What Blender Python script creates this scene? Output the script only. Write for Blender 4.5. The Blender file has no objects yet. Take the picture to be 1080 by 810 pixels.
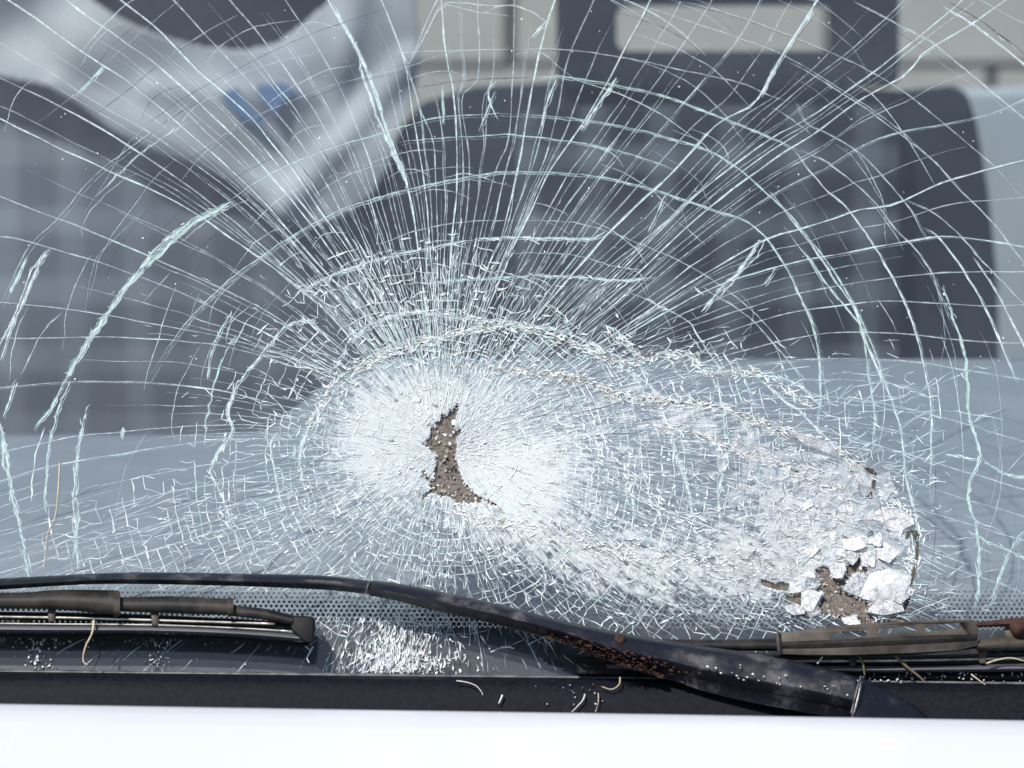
import bpy, bmesh, math, random
import numpy as np
from mathutils import Vector, geometry, noise
random.seed(7); R = math.radians
sc = bpy.context.scene
C = sc.collection

# ------------------------------------------------------------------ camera, sky, sun, exposure
D, PITCH, ROLL = 3.0, R(15), 0.0
fwd = Vector((0, math.cos(PITCH), -math.sin(PITCH)))
upv = Vector((0, math.sin(PITCH), math.cos(PITCH)))
rgt = Vector((1, 0, 0))
O = Vector((0, 0, 1.30))                                # centre of the part of the windscreen in view
CAM = O - fwd * D
FW = 0.65                                               # metres across the frame at the glass
cam = bpy.data.cameras.new('camera'); co = bpy.data.objects.new('camera', cam); C.objects.link(co)
co.location = CAM; co.rotation_euler = (R(90) - PITCH, 0, 0)
cam.sensor_width = 36; cam.lens = 36 * D / FW; cam.clip_start = .05; cam.clip_end = 200
cam.dof.use_dof = True; cam.dof.focus_distance = D - .02; cam.dof.aperture_fstop = cam.lens / 21.0
sc.camera = co
SUN = Vector((-.36, -.42, .82)).normalized()
sun = bpy.data.lights.new('sun', 'SUN'); sun.energy = 4.0; sun.angle = R(0.8); sun.color = (1, .965, .91)
so = bpy.data.objects.new('sun', sun); C.objects.link(so); so.rotation_euler = SUN.to_track_quat('Z', 'Y').to_euler()
w = bpy.data.worlds.new('World'); sc.world = w; w.use_nodes = True
nt = w.node_tree; bg = nt.nodes['Background']; sky = nt.nodes.new('ShaderNodeTexSky')
sky.sky_type = 'NISHITA'; sky.sun_disc = False; sky.sun_elevation = math.asin(SUN.z)
sky.sun_rotation = math.atan2(SUN.x, SUN.y)
nt.links.new(sky.outputs[0], bg.inputs[0]); bg.inputs[1].default_value = .095
vs = sc.view_settings; vs.view_transform = 'Standard'; vs.look = 'None'; vs.exposure = 0.3; vs.gamma = 1
cy = sc.cycles; cy.transparent_max_bounces = 24; cy.max_bounces = 8; cy.diffuse_bounces = 3
cy.use_denoising = True; cy.use_adaptive_sampling = False; cy.sample_clamp_indirect = 4
cy.caustics_reflective = False; cy.caustics_refractive = False

# ------------------------------------------------------------------ where things stand
N = Vector((0, -math.cos(R(35)), math.sin(R(35))))      # outward normal of the windscreen
def ray(px, py):
    u = (px - 540) / 1080 * FW / D; v = (405 - py) / 1080 * FW / D
    return fwd + rgt * u + upv * v
def dent(px, py):                                       # how far the blows pushed the glass in
    a = ((px - 475) / 85) ** 2 + ((py - 485) / 75) ** 2
    b = ((px - 880) / 80) ** 2 + ((py - 590) / 65) ** 2
    c = ((px - 700) / 200) ** 2 + ((py - 520) / 90) ** 2
    return -.007 * math.exp(-a) - .008 * math.exp(-b) - .004 * math.exp(-c)
def G(px, py, off=0.0, dented=True):                    # a point of the windscreen, off metres out of it
    if dented: off += dent(px, py)
    d = ray(px, py)
    t = ((O + N * off) - CAM).dot(N) / d.dot(N)
    return CAM + d * t
def P(px, py, Y):                                       # a point at depth Y
    d = ray(px, py); return CAM + d * ((Y - CAM.y) / d.y)

# ------------------------------------------------------------------ helpers
def link(o, parent=None):
    C.objects.link(o)
    if parent is not None: o.parent = parent; o.matrix_parent_inverse = parent.matrix_world.inverted()
    return o
def mesh(name, vs_, fs, m, parent=None, smooth=False):
    me = bpy.data.meshes.new(name); me.from_pydata([tuple(v) for v in vs_], [], fs); me.update()
    ms = m if isinstance(m, (list, tuple)) else [m]
    for x in ms: me.materials.append(x)
    if smooth: me.polygons.foreach_set('use_smooth', [True] * len(me.polygons))
    return link(bpy.data.objects.new(name, me), parent)
def tag(o, label=None, cat=None, group=None, kind=None):
    for k, v in (('label', label), ('category', cat), ('group', group), ('kind', kind)):
        if v: o[k] = v
    return o
def empty(name, loc=(0, 0, 0), parent=None):
    o = bpy.data.objects.new(name, None); o.location = loc; o.empty_display_size = .05
    C.objects.link(o)
    if parent is not None: o.parent = parent; o.location = Vector(loc) - parent.location
    bpy.context.view_layer.update()
    return o
def catmull(pts, n):
    p = [np.array(q, float) for q in pts]
    if len(p) == 2: out = [p[0] + (p[1] - p[0]) * i / 40 for i in range(41)]
    else:
        p = [2 * p[0] - p[1]] + p + [2 * p[-1] - p[-2]]; out = []
        for i in range(1, len(p) - 2):
            for k in range(12):
                t = k / 12; a, b, c, d = p[i - 1], p[i], p[i + 1], p[i + 2]
                out.append(.5 * (2 * b + (c - a) * t + (2 * a - 5 * b + 4 * c - d) * t * t + (3 * b - a - 3 * c + d) * t ** 3))
        out.append(p[-2])
    out = np.array(out); s = np.r_[0, np.cumsum(np.hypot(*np.diff(out, axis=0).T))]
    q = np.linspace(0, s[-1], n)
    return np.c_[np.interp(q, s, out[:, 0]), np.interp(q, s, out[:, 1])]
def plen(p): return float(np.hypot(*np.diff(np.asarray(p, float), axis=0).T).sum())
def inside(px, py, poly):
    c = False; j = len(poly) - 1
    for i in range(len(poly)):
        xi, yi = poly[i]; xj, yj = poly[j]
        if (yi > py) != (yj > py) and px < (xj - xi) * (py - yi) / (yj - yi) + xi: c = not c
        j = i
    return c
def plate(name, outer, holes, f0, f1, m, parent=None, bevel=0):   # a solid with an outline (and openings); f0, f1 give back and front points
    loops = [outer] + holes; flat = [p for l in loops for p in l]; n = len(flat)
    tri = geometry.tessellate_polygon([[Vector((x, -y, 0)) for x, y in l] for l in loops])
    V = [f0(*p) for p in flat] + [f1(*p) for p in flat]; F = []
    for a, b, c in tri: F += [(a, b, c), (c + n, b + n, a + n)]
    k = 0
    for l in loops:
        for i in range(len(l)):
            a, b = k + i, k + (i + 1) % len(l); F.append((a, b, b + n, a + n))
        k += len(l)
    o = mesh(name, V, F, m, parent)
    bm = bmesh.new(); bm.from_mesh(o.data); bmesh.ops.recalc_face_normals(bm, faces=bm.faces); bm.to_mesh(o.data); bm.free()
    if bevel:
        b = o.modifiers.new('bevel', 'BEVEL'); b.width = bevel; b.segments = 3; b.limit_method = 'ANGLE'; b.angle_limit = R(35)
        o.data.polygons.foreach_set('use_smooth', [True] * len(o.data.polygons))
    return o
def bar(name, top, bot, off, depth, m, parent=None, n=40, prof=None, dented=False, lift=None):
    """A long piece that runs between a top and a bottom edge; prof = [(s, height)] across its face."""
    prof = prof or [(0, .0), (.0, .55), (.12, .85), (.35, 1), (.65, 1), (.88, .85), (1, .55), (1, 0)]
    T, B = catmull(top, n), catmull(bot, n); V = []; F = []; k = len(prof)
    for i in range(n):
        l = lift(i / (n - 1)) if lift else 0
        for s, h in prof:
            q = T[i] * (1 - s) + B[i] * s
            V.append(G(q[0], q[1], off + l + depth * h, dented))
    for i in range(n - 1):
        for j in range(k):
            a, b = i * k + j, i * k + (j + 1) % k
            F.append((a, b, b + k, a + k))
    F += [tuple(range(k)), tuple(range((n - 1) * k, n * k))[::-1]]
    o = mesh(name, V, F, m, parent)
    bm = bmesh.new(); bm.from_mesh(o.data); bmesh.ops.recalc_face_normals(bm, faces=bm.faces); bm.to_mesh(o.data); bm.free()
    o.data.polygons.foreach_set('use_smooth', [len(p.vertices) == 4 for p in o.data.polygons])
    o.modifiers.new('edge', 'EDGE_SPLIT').split_angle = R(50)
    return o
def tube(name, pts, r, off, m, parent=None, n=16, k=6, world=None, taper=0):
    c = [world(*p) for p in pts] if world else None
    if c is None:
        q = catmull([p[:2] for p in pts], n)
        hs = np.interp(np.linspace(0, 1, n), np.linspace(0, 1, len(pts)), [p[2] if len(p) > 2 else 0 for p in pts])
        c = [G(x, y, off + h, False) for (x, y), h in zip(q, hs)]
    V = []; F = []
    for i, p in enumerate(c):
        d = (c[min(i + 1, len(c) - 1)] - c[max(i - 1, 0)]).normalized()
        a = d.cross(N).normalized(); b = d.cross(a).normalized(); rr = r * (1 - taper * i / (len(c) - 1))
        for j in range(k):
            t = 2 * math.pi * j / k; V.append(p + a * rr * math.cos(t) + b * rr * math.sin(t))
    for i in range(len(c) - 1):
        for j in range(k):
            a, b = i * k + j, i * k + (j + 1) % k; F.append((a, b, b + k, a + k))
    F += [tuple(range(k)), tuple(range(len(V) - k, len(V)))[::-1]]
    return mesh(name, V, F, m, parent, True)

# ------------------------------------------------------------------ materials
def mat(name, col, rough=.5, spec=.5, coat=0, metal=0, build=None):
    m = bpy.data.materials.new(name); m.use_nodes = True; t = m.node_tree; b = t.nodes['Principled BSDF']
    b.inputs['Base Color'].default_value = (*col, 1); b.inputs['Roughness'].default_value = rough
    b.inputs['Specular IOR Level'].default_value = spec; b.inputs['Coat Weight'].default_value = coat
    b.inputs['Metallic'].default_value = metal
    if build: build(t, b)
    return m
def nd(t, typ, **kw):
    n = t.nodes.new('ShaderNode' + typ)
    for k, v in kw.items():
        if k in n.inputs: n.inputs[k].default_value = v
        else: setattr(n, k, v)
    return n
def noisy(c0, c1, scale, lo=.4, hi=.6, bump=0, detail=6, rough=None, stretch=None):
    def f(t, b):
        tc = nd(t, 'TexCoord'); src = tc.outputs['Object']
        if stretch:
            mp = nd(t, 'Mapping'); mp.inputs['Scale'].default_value = stretch; t.links.new(src, mp.inputs[0]); src = mp.outputs[0]
        n = nd(t, 'TexNoise', Scale=scale, Detail=detail, Roughness=.65); t.links.new(src, n.inputs['Vector'])
        r = nd(t, 'ValToRGB'); e = r.color_ramp.elements
        e[0].position, e[1].position = lo, hi; e[0].color, e[1].color = (*c0, 1), (*c1, 1)
        t.links.new(n.outputs[0], r.inputs[0]); t.links.new(r.outputs[0], b.inputs['Base Color'])
        if rough:
            mr = nd(t, 'MapRange'); mr.inputs[3].default_value, mr.inputs[4].default_value = rough
            t.links.new(n.outputs[0], mr.inputs[0]); t.links.new(mr.outputs[0], b.inputs['Roughness'])
        if bump:
            bp = nd(t, 'Bump', Strength=bump, Distance=.001); t.links.new(n.outputs[0], bp.inputs['Height'])
            t.links.new(bp.outputs[0], b.inputs['Normal'])
    return f
def veil(name, col, alpha, rough=.3):                   # fracture faces: partly clear, partly scattering
    m = bpy.data.materials.new(name); m.use_nodes = True; t = m.node_tree; b = t.nodes['Principled BSDF']
    b.inputs['Base Color'].default_value = (*col, 1); b.inputs['Roughness'].default_value = rough
    b.inputs['Alpha'].default_value = alpha
    tc = nd(t, 'TexCoord'); n = nd(t, 'TexNoise', Scale=260, Detail=3); t.links.new(tc.outputs['Object'], n.inputs['Vector'])
    mr = nd(t, 'MapRange'); mr.inputs[1].default_value = .35; mr.inputs[2].default_value = .65
    mr.inputs[3].default_value = alpha * .55; mr.inputs[4].default_value = min(1, alpha * 1.35)
    t.links.new(n.outputs[0], mr.inputs[0]); t.links.new(mr.outputs[0], b.inputs['Alpha'])
    return m
M = {}
M['crack'] = veil('fracture_white', (.86, .90, .89), .95)
M['crack_green'] = veil('fracture_green', (.66, .79, .74), .9, .2)
M['crack_dull'] = veil('fracture_grey', (.76, .79, .81), .6)
M['crack_faint'] = veil('fracture_faint', (.68, .74, .80), .42)
M['crack_reflection'] = veil('fracture_reflection', (.03, .035, .05), .6)  # dark internal reflections and shadows of cracks, put in as colour
M['gap'] = mat('dirty_gap', (.05, .045, .035), .8)
M['shard'] = mat('crushed_white', (.84, .86, .87), .35, build=noisy((.62, .65, .69), (.90, .91, .92), 300, .38, .6))
M['shard_grey'] = veil('crushed_grey', (.72, .74, .78), .55)
M['shard_warm'] = mat('crushed_warm', (.6, .57, .52), .6, build=noisy((.35, .31, .27), (.72, .70, .68), 260, .38, .6))
def flake_b(t, b):
    noisy((.34, .35, .38), (.72, .72, .73), 260, .36, .62, .8)(t, b)
    tc = nd(t, 'TexCoord'); vo = nd(t, 'TexVoronoi', feature='DISTANCE_TO_EDGE', Scale=300); t.links.new(tc.outputs['Object'], vo.inputs['Vector'])
    mr = nd(t, 'MapRange'); mr.inputs[1].default_value = .0; mr.inputs[2].default_value = .08; mr.inputs[3].default_value = .45; mr.inputs[4].default_value = 1; t.links.new(vo.outputs[0], mr.inputs[0])
    l = b.inputs['Base Color'].links[0]; src = l.from_socket; mu = nd(t, 'MixRGB', blend_type='MULTIPLY'); mu.inputs[0].default_value = 1
    t.links.new(src, mu.inputs[1]); t.links.new(mr.outputs[0], mu.inputs[2]); t.links.new(mu.outputs[0], b.inputs['Base Color'])
M['flake'] = mat('glass_flake', (.8, .8, .82), .3, build=flake_b)
M['flake_clear'] = veil('clear_flake', (.68, .69, .71), .36, .2)
M['brown'] = mat('dirty_brown', (.16, .12, .1), .85, .2, build=noisy((.07, .056, .048), (.22, .193, .168), 420, .32, .66, .9, 10))
M['stone'] = mat('grit', (.3, .27, .24), .8)
M['frit'] = mat('black_ceramic', (.012, .012, .016), .35, .5, build=noisy((.010, .010, .014), (.03, .03, .038), 90, .45, .7))
M['arm'] = mat('worn_black_paint', (.02, .02, .024), .3)
M['paint_white'] = mat('white_paint', (.68, .70, .74), .35, .5, coat=.4)
M['trim'] = mat('black_plastic', (.006, .008, .016), .5, .08, build=noisy((.005, .0055, .009), (.009, .010, .015), 300, .4, .6, .05))
M['seal'] = mat('grey_seal', (.09, .09, .1), .5, build=noisy((.05, .05, .06), (.15, .15, .16), 120, .4, .6))
M['rubber'] = mat('wiper_rubber', (.06, .06, .075), .42, build=noisy((.045, .045, .06), (.10, .10, .12), 60, .4, .6, stretch=(.15, 1, 1)))
M['rubber_dark'] = mat('wiper_rubber_dark', (.008, .008, .009), .6, .2)
M['yoke'] = mat('weathered_black', (.03, .026, .023), .5, .22, build=noisy((.010, .010, .010), (.045, .038, .032), 45, .42, .68, .2, 8, (.35, .6)))
M['yoke_brown'] = mat('weathered_brown', (.06, .05, .04), .5, .25, build=noisy((.022, .019, .017), (.085, .068, .054), 60, .35, .7, .25, 8, (.32, .6)))
M['steel'] = mat('steel_rail', (.45, .43, .38), .35, metal=.8, build=noisy((.2, .17, .13), (.6, .58, .52), 80, .3, .6))
M['rust'] = mat('rust', (.12, .045, .025), .85, .2, build=noisy((.024, .014, .013), (.085, .04, .030), 220, .35, .65, 1, 8))
M['straw'] = mat('dry_straw', (.55, .46, .32), .7, build=noisy((.35, .27, .17), (.68, .6, .45), 150, .35, .65))
M['straw_pale'] = mat('pale_fibre', (.72, .70, .66), .7)
M['straw_dark'] = mat('brown_twig', (.13, .10, .06), .8)
M['dash'] = mat('grey_dashboard', (.13, .14, .16), .55, build=noisy((.19, .205, .23), (.24, .255, .28), 25, .3, .7))
M['wall'] = mat('pale_block', (.34, .335, .32), .9, build=noisy((.36, .345, .31), (.46, .44, .40), 6, .3, .7))
M['mortar'] = mat('mortar', (.2, .2, .195), .95)
M['door'] = mat('pale_door_trim', (.27, .31, .34), .6, build=noisy((.24, .28, .31), (.31, .35, .38), 5, .3, .7))
M['ground'] = mat('asphalt', (.05, .05, .05), .95, build=noisy((.035, .035, .036), (.075, .073, .07), 60, .35, .65, .6))
M['blue'] = mat('blue_print', (.09, .17, .30), .8)
M['inner'] = mat('door_shadow_plastic', (.03, .032, .04), .7)
def plaid(base, hi, sx, sz):
    def f(t, b):
        tc = nd(t, 'TexCoord'); sp = nd(t, 'SeparateXYZ'); t.links.new(tc.outputs['Object'], sp.inputs[0])
        outs = []
        for ch, s, ph in ((0, sx, .4), (2, sz, 1.1)):
            a = nd(t, 'Math', operation='MULTIPLY_ADD'); a.inputs[1].default_value = s; a.inputs[2].default_value = ph
            t.links.new(sp.outputs[ch], a.inputs[0])
            c = nd(t, 'Math', operation='SINE'); t.links.new(a.outputs[0], c.inputs[0])
            d = nd(t, 'MapRange'); d.inputs[1].default_value = -.1; d.inputs[2].default_value = .8
            t.links.new(c.outputs[0], d.inputs[0]); outs.append(d.outputs[0])
        ad = nd(t, 'Math', operation='MULTIPLY_ADD'); ad.inputs[1].default_value = .7
        t.links.new(outs[0], ad.inputs[0]); 
        h = nd(t, 'Math', operation='MULTIPLY'); h.inputs[1].default_value = .75; t.links.new(outs[1], h.inputs[0])
        t.links.new(h.outputs[0], ad.inputs[2])
        n = nd(t, 'TexNoise', Scale=14, Detail=4); t.links.new(tc.outputs['Object'], n.inputs['Vector'])
        mu = nd(t, 'Math', operation='MULTIPLY'); t.links.new(ad.outputs[0], mu.inputs[0]); t.links.new(n.outputs[0], mu.inputs[1])
        mx = nd(t, 'MixRGB'); mx.inputs[1].default_value = (*base, 1); mx.inputs[2].default_value = (*hi, 1)
        t.links.new(mu.outputs[0], mx.inputs[0]); t.links.new(mx.outputs[0], b.inputs['Base Color'])
    return f
M['seat'] = mat('dark_seat_cloth', (.015, .020, .028), .9, .2)
M['seat_plaid'] = mat('plaid_seat_cloth', (.05, .06, .08), .9, .2, build=plaid((.011, .015, .022), (.16, .185, .21), 105, 105))
M['seat_plaid_left'] = mat('plaid_seat_cloth_grey', (.05, .06, .08), .9, .2, build=plaid((.075, .088, .108), (.21, .232, .26), 110, 100))
M['shirt'] = mat('pale_cloth', (.42, .47, .53), .9, .2, build=noisy((.30, .325, .36), (.41, .42, .425), 9, .35, .65))
def arm_b(t, b):
    tc = nd(t, 'TexCoord')
    n = nd(t, 'TexNoise', Scale=34, Detail=8, Roughness=.65); t.links.new(tc.outputs['Object'], n.inputs['Vector'])
    r = nd(t, 'ValToRGB'); e = r.color_ramp.elements
    e[0].position, e[0].color = .54, (.008, .009, .014, 1); e[1].position, e[1].color = .64, (.07, .066, .075, 1)
    x = e.new(.72); x.color = (.16, .13, .11, 1)
    t.links.new(n.outputs[0], r.inputs[0])
    n2 = nd(t, 'TexNoise', Scale=60, Detail=9, Roughness=.7); t.links.new(tc.outputs['Object'], n2.inputs['Vector'])
    r2 = nd(t, 'ValToRGB'); e = r2.color_ramp.elements; e[0].position = .66; e[1].position = .70
    t.links.new(n2.outputs[0], r2.inputs[0])
    mx = nd(t, 'MixRGB'); mx.inputs[2].default_value = (.11, .04, .025, 1)
    t.links.new(r2.outputs[0], mx.inputs[0]); t.links.new(r.outputs[0], mx.inputs[1])
    t.links.new(mx.outputs[0], b.inputs['Base Color'])
    n3 = nd(t, 'MapRange'); n3.inputs[1].default_value = .4; n3.inputs[2].default_value = .7; n3.inputs[3].default_value = .22; n3.inputs[4].default_value = .7
    t.links.new(n.outputs[0], n3.inputs[0]); t.links.new(n3.outputs[0], b.inputs['Roughness'])
    bp = nd(t, 'Bump', Strength=.35, Distance=.0008); t.links.new(n2.outputs[0], bp.inputs['Height']); t.links.new(bp.outputs[0], b.inputs['Normal'])
M['arm'] = mat('worn_black_paint', (.02, .02, .024), .3, build=arm_b)

# the pane: clear glass with a film of dust, whitened where it is crazed
def pane_mat():
    m = bpy.data.materials.new('dusty_glass'); m.use_nodes = True; t = m.node_tree
    for n in list(t.nodes): t.nodes.remove(n)
    out = nd(t, 'OutputMaterial'); tr = nd(t, 'BsdfTransparent'); tr.inputs[0].default_value = (.88, .935, .94, 1)
    gl = nd(t, 'BsdfGlossy', Roughness=.04); 
    ge = nd(t, 'NewGeometry'); dp = nd(t, 'VectorMath', operation='DOT_PRODUCT'); t.links.new(ge.outputs['Normal'], dp.inputs[0]); t.links.new(ge.outputs['Incoming'], dp.inputs[1])
    ab = nd(t, 'Math', operation='ABSOLUTE'); t.links.new(dp.outputs['Value'], ab.inputs[0])
    om = nd(t, 'Math', operation='SUBTRACT'); om.inputs[0].default_value = 1; t.links.new(ab.outputs[0], om.inputs[1])
    pw = nd(t, 'Math', operation='POWER'); pw.inputs[1].default_value = 5; t.links.new(om.outputs[0], pw.inputs[0])
    fr = nd(t, 'Math', operation='MULTIPLY_ADD'); fr.inputs[1].default_value = .93; fr.inputs[2].default_value = .065; t.links.new(pw.outputs[0], fr.inputs[0])
    df = nd(t, 'BsdfDiffuse'); df.inputs[0].default_value = (.64, .73, .87, 1)
    wh = nd(t, 'BsdfDiffuse'); wh.inputs[0].default_value = (.74, .77, .77, 1)
    tc = nd(t, 'TexCoord')
    dn = nd(t, 'TexNoise', Scale=7, Detail=8, Roughness=.7); t.links.new(tc.outputs['Object'], dn.inputs['Vector'])
    dm = nd(t, 'MapRange'); dm.inputs[1].default_value = .3; dm.inputs[2].default_value = .7; dm.inputs[3].default_value = .02; dm.inputs[4].default_value = .05
    t.links.new(dn.outputs[0], dm.inputs[0])
    m1 = nd(t, 'MixShader'); t.links.new(dm.outputs[0], m1.inputs[0]); t.links.new(tr.outputs[0], m1.inputs[1]); t.links.new(df.outputs[0], m1.inputs[2])
    at = nd(t, 'Attribute', attribute_name='craze'); po = nd(t, 'Attribute', attribute_name='polar')
    n = nd(t, 'TexNoise', Scale=1.0, Detail=5, Roughness=.75); 
    sb = nd(t, 'VectorMath', operation='SUBTRACT'); sb.inputs[1].default_value = (470, 475, 0); t.links.new(po.outputs['Vector'], sb.inputs[0])
    ln = nd(t, 'VectorMath', operation='LENGTH'); t.links.new(sb.outputs[0], ln.inputs[0]); no = nd(t, 'VectorMath', operation='NORMALIZE'); t.links.new(sb.outputs[0], no.inputs[0])
    scl = nd(t, 'VectorMath', operation='SCALE'); scl.inputs['Scale'].default_value = 42; t.links.new(no.outputs[0], scl.inputs[0])
    lz = nd(t, 'Math', operation='MULTIPLY'); lz.inputs[1].default_value = .045; t.links.new(ln.outputs['Value'], lz.inputs[0])
    cz = nd(t, 'CombineXYZ'); t.links.new(lz.outputs[0], cz.inputs[2]); av0 = nd(t, 'VectorMath', operation='ADD'); t.links.new(scl.outputs[0], av0.inputs[0]); t.links.new(cz.outputs[0], av0.inputs[1])
    t.links.new(av0.outputs[0], n.inputs['Vector'])
    n2 = nd(t, 'TexNoise', Scale=130, Detail=5, Roughness=.7); t.links.new(tc.outputs['Object'], n2.inputs['Vector'])
    av = nd(t, 'Math', operation='MULTIPLY_ADD'); av.inputs[1].default_value = .65; t.links.new(n.outputs[0], av.inputs[0])
    h = nd(t, 'Math', operation='MULTIPLY'); h.inputs[1].default_value = .35; t.links.new(n2.outputs[0], h.inputs[0]); t.links.new(h.outputs[0], av.inputs[2])
    # factor = smoothstep of craze - (noise level)
    s1 = nd(t, 'Math', operation='MULTIPLY_ADD'); s1.inputs[1].default_value = 2.6; s1.inputs[2].default_value = -1.3
    t.links.new(av.outputs[0], s1.inputs[0])
    s2 = nd(t, 'Math', operation='ADD'); t.links.new(s1.outputs[0], s2.inputs[0]); t.links.new(at.outputs['Fac'], s2.inputs[1])
    s3 = nd(t, 'MapRange', interpolation_type='SMOOTHSTEP'); s3.inputs[1].default_value = .42; s3.inputs[2].default_value = .88; s3.inputs[3].default_value = 0; s3.inputs[4].default_value = .60
    t.links.new(s2.outputs[0], s3.inputs[0])
    m2 = nd(t, 'MixShader'); t.links.new(s3.outputs[0], m2.inputs[0]); t.links.new(m1.outputs[0], m2.inputs[1]); t.links.new(wh.outputs[0], m2.inputs[2])
    m3 = nd(t, 'MixShader'); t.links.new(fr.outputs[0], m3.inputs[0]); t.links.new(m2.outputs[0], m3.inputs[1]); t.links.new(gl.outputs[0], m3.inputs[2])
    t.links.new(m3.outputs[0], out.inputs[0]); return m
M['pane'] = pane_mat()

# ------------------------------------------------------------------ ground and the wall behind the car
g = mesh('ground', [(-40, -40, 0), (40, -40, 0), (40, 40, 0), (-40, 40, 0)], [(0, 1, 2, 3)], M['ground']); tag(g, kind='structure')
bw = empty('block_wall', (0, 3.06, 0)); tag(bw, 'pale grey block wall standing behind the car, blurred through the glass', 'wall')
def boxv(x0, x1, y0, y1, z0, z1):
    return [(x, y, z) for x in (x0, x1) for y in (y0, y1) for z in (z0, z1)], [(0, 1, 3, 2), (4, 6, 7, 5), (0, 4, 5, 1), (2, 3, 7, 6), (0, 2, 6, 4), (1, 5, 7, 3)]
V, F = boxv(-1.8, 1.8, 3.02, 3.2, 0, 1.9); mesh('mortar', V, F, M['mortar'], bw)
bv, bf = boxv(-.195, .195, 0, .04, -.045, .045)
bme = None
for r in range(7, 17):
    for i in range(-4, 5):
        x = i * .405 + (.2 if r % 2 else 0); z = r * .102 + .05
        if bme is None:
            b = mesh('block', bv, bf, M['wall'], bw); bme = b.data
            md = None
        else: b = link(bpy.data.objects.new('block', bme), bw)
        b.location = Vector((x, 2.985 + random.uniform(-.002, .004), z)) - bw.location; b.matrix_parent_inverse.identity()

# ------------------------------------------------------------------ the car
car = empty('damaged_car', (0, 0, 0))
tag(car, 'white car with a shattered windscreen, two blows in the glass and rusty black wipers', 'car')

# seats, seen blurred through the glass
def flat_front(Y): return lambda x, y: P(x, y, Y)
def rounded(x0, y0, x1, y1, r, n=5):
    o = []
    for cx, cyy, a0 in ((x1 - r, y1 - r, 0), (x0 + r, y1 - r, 90), (x0 + r, y0 + r, 180), (x1 - r, y0 + r, 270)):
        for k in range(n + 1):
            a = R(a0 + 90 * k / n); o.append((cx + r * math.cos(a), cyy + r * math.sin(a)))
    return o
YS = 1.15
seat = empty('seat', P(730, 460, YS), car); tag(seat, 'dark seat with plaid insert and open-framed headrest')
plate('backrest', [(378, 620), (392, 230), (402, 180), (420, 138), (446, 108), (500, 92), (600, 86), (760, 84), (950, 96), (1004, 90), (1020, 98), (1030, 130), (1042, 200), (1052, 300), (1058, 620)], [],
      flat_front(YS + .14), flat_front(YS), M['seat'], seat, .018)
plate('backrest_insert', rounded(545, 112, 948, 600, 25), [], flat_front(YS + .004), flat_front(YS - .022), M['seat_plaid'], seat, .012)
plate('headrest', rounded(587, -80, 948, 92, 14), [rounded(650, 6, 880, 54, 12)], flat_front(YS + .07), flat_front(YS - .01), M['seat'], seat, .012)
seat2 = empty('seat', P(200, 460, YS + .02), car); tag(seat2, 'grey plaid seat under the pale shirt')
plate('backrest', [(-300, 620), (-300, 90), (-180, 60), (60, 52), (230, 50), (380, 90), (402, 160), (396, 620)], [],
      flat_front(YS + .16), flat_front(YS + .02), M['seat_plaid_left'], seat2, .02)
plate('headrest', rounded(70, -90, 385, 66, 30), [], flat_front(YS + .12), flat_front(YS + .016), M['seat'], seat2, .02)
plate('door_trim', [(962, 96), (1500, 72), (1500, 620), (962, 620)], [], flat_front(YS + .50), flat_front(YS + .44), M['door'], car, .01)
# dashboard: one swept shelf from the glass foot to its far edge, stepped on the passenger side
def dash():
    xs = list(range(-500, 1601, 60)); V = []; F = []
    for x in xs:
        k = 1 / (1 + math.exp(-(x - 330) / 18)); far = 458 * (1 - k) + 378 * k
        a = P(x, far, .50); a0 = P(x, far + 3, .485); b = G(x, 730, -.03, False); m_ = P(x, far + 45, .34)
        low = Vector((a.x, .56, a.z - .30)); lowb = Vector((b.x, b.y + .01, b.z - .35))
        V += [lowb, b, m_, a0, a, low]
    n = 6
    for i in range(len(xs) - 1):
        for j in range(n - 1):
            a = i * n + j; F.append((a, a + 1, a + n + 1, a + n))
    return mesh('dashboard', V, F, M['dash'], car, True)
dash()
# the shirt over the left seat
sh_out = [(-90, -80), (90, -80), (98, 0), (125, 18), (160, 34), (205, 48), (258, 53), (292, 47), (325, 22), (348, 0), (352, -80), (434, -80), (438, 0), (441, 78), (434, 105), (422, 140), (410, 172), (392, 205), (362, 226), (322, 241), (300, 230), (280, 214), (250, 192), (205, 171), (165, 159), (118, 135), (82, 108), (50, 90), (0, 80), (-90, 70)]
sh_out2 = sh_out
def shirt():
    st = 2.5; ids = {}; V = []; F = []
    def vid(i, j):
        if (i, j) not in ids:
            x, y = i * st, j * st
            f = .2 * .016 * math.sin((x * .55 + y) * .045) + .002 * math.sin((x - y * .8) * .07 + 1.3) + .008 * noise.noise(Vector((x * .012, y * .012, 3)))
            for (ax, ay, bx, by, hh) in ((285, 238, 432, 62, .016), (60, 92, 300, 205, .010), (160, 95, 330, 100, .008), (380, -20, 350, 120, .01)):
                tt_ = max(0, min(1, ((x - ax) * (bx - ax) + (y - ay) * (by - ay)) / ((bx - ax) ** 2 + (by - ay) ** 2))); dd = math.hypot(x - ax - tt_ * (bx - ax), y - ay - tt_ * (by - ay)); f -= .5 * hh * math.exp(-(dd / 15) ** 2)
            ids[(i, j)] = len(V); V.append(P(x, y, YS - .002 + f))
        return ids[(i, j)]
    for i in range(-36, 180):
        for j in range(-32, 104):
            if inside(i * st + 1.25, j * st + 1.25, sh_out2): F.append((vid(i, j), vid(i + 1, j), vid(i + 1, j + 1), vid(i, j + 1)))
    o = mesh('shirt', V, F, M['shirt'], None, True)
    s = o.modifiers.new('thick', 'SOLIDIFY'); s.thickness = .004
    return o
shirt_root = empty('draped_shirt', P(250, 150, YS - .05)); tag(shirt_root, 'pale grey-blue shirt with a blue print draped over the left seat', 'shirt')
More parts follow.
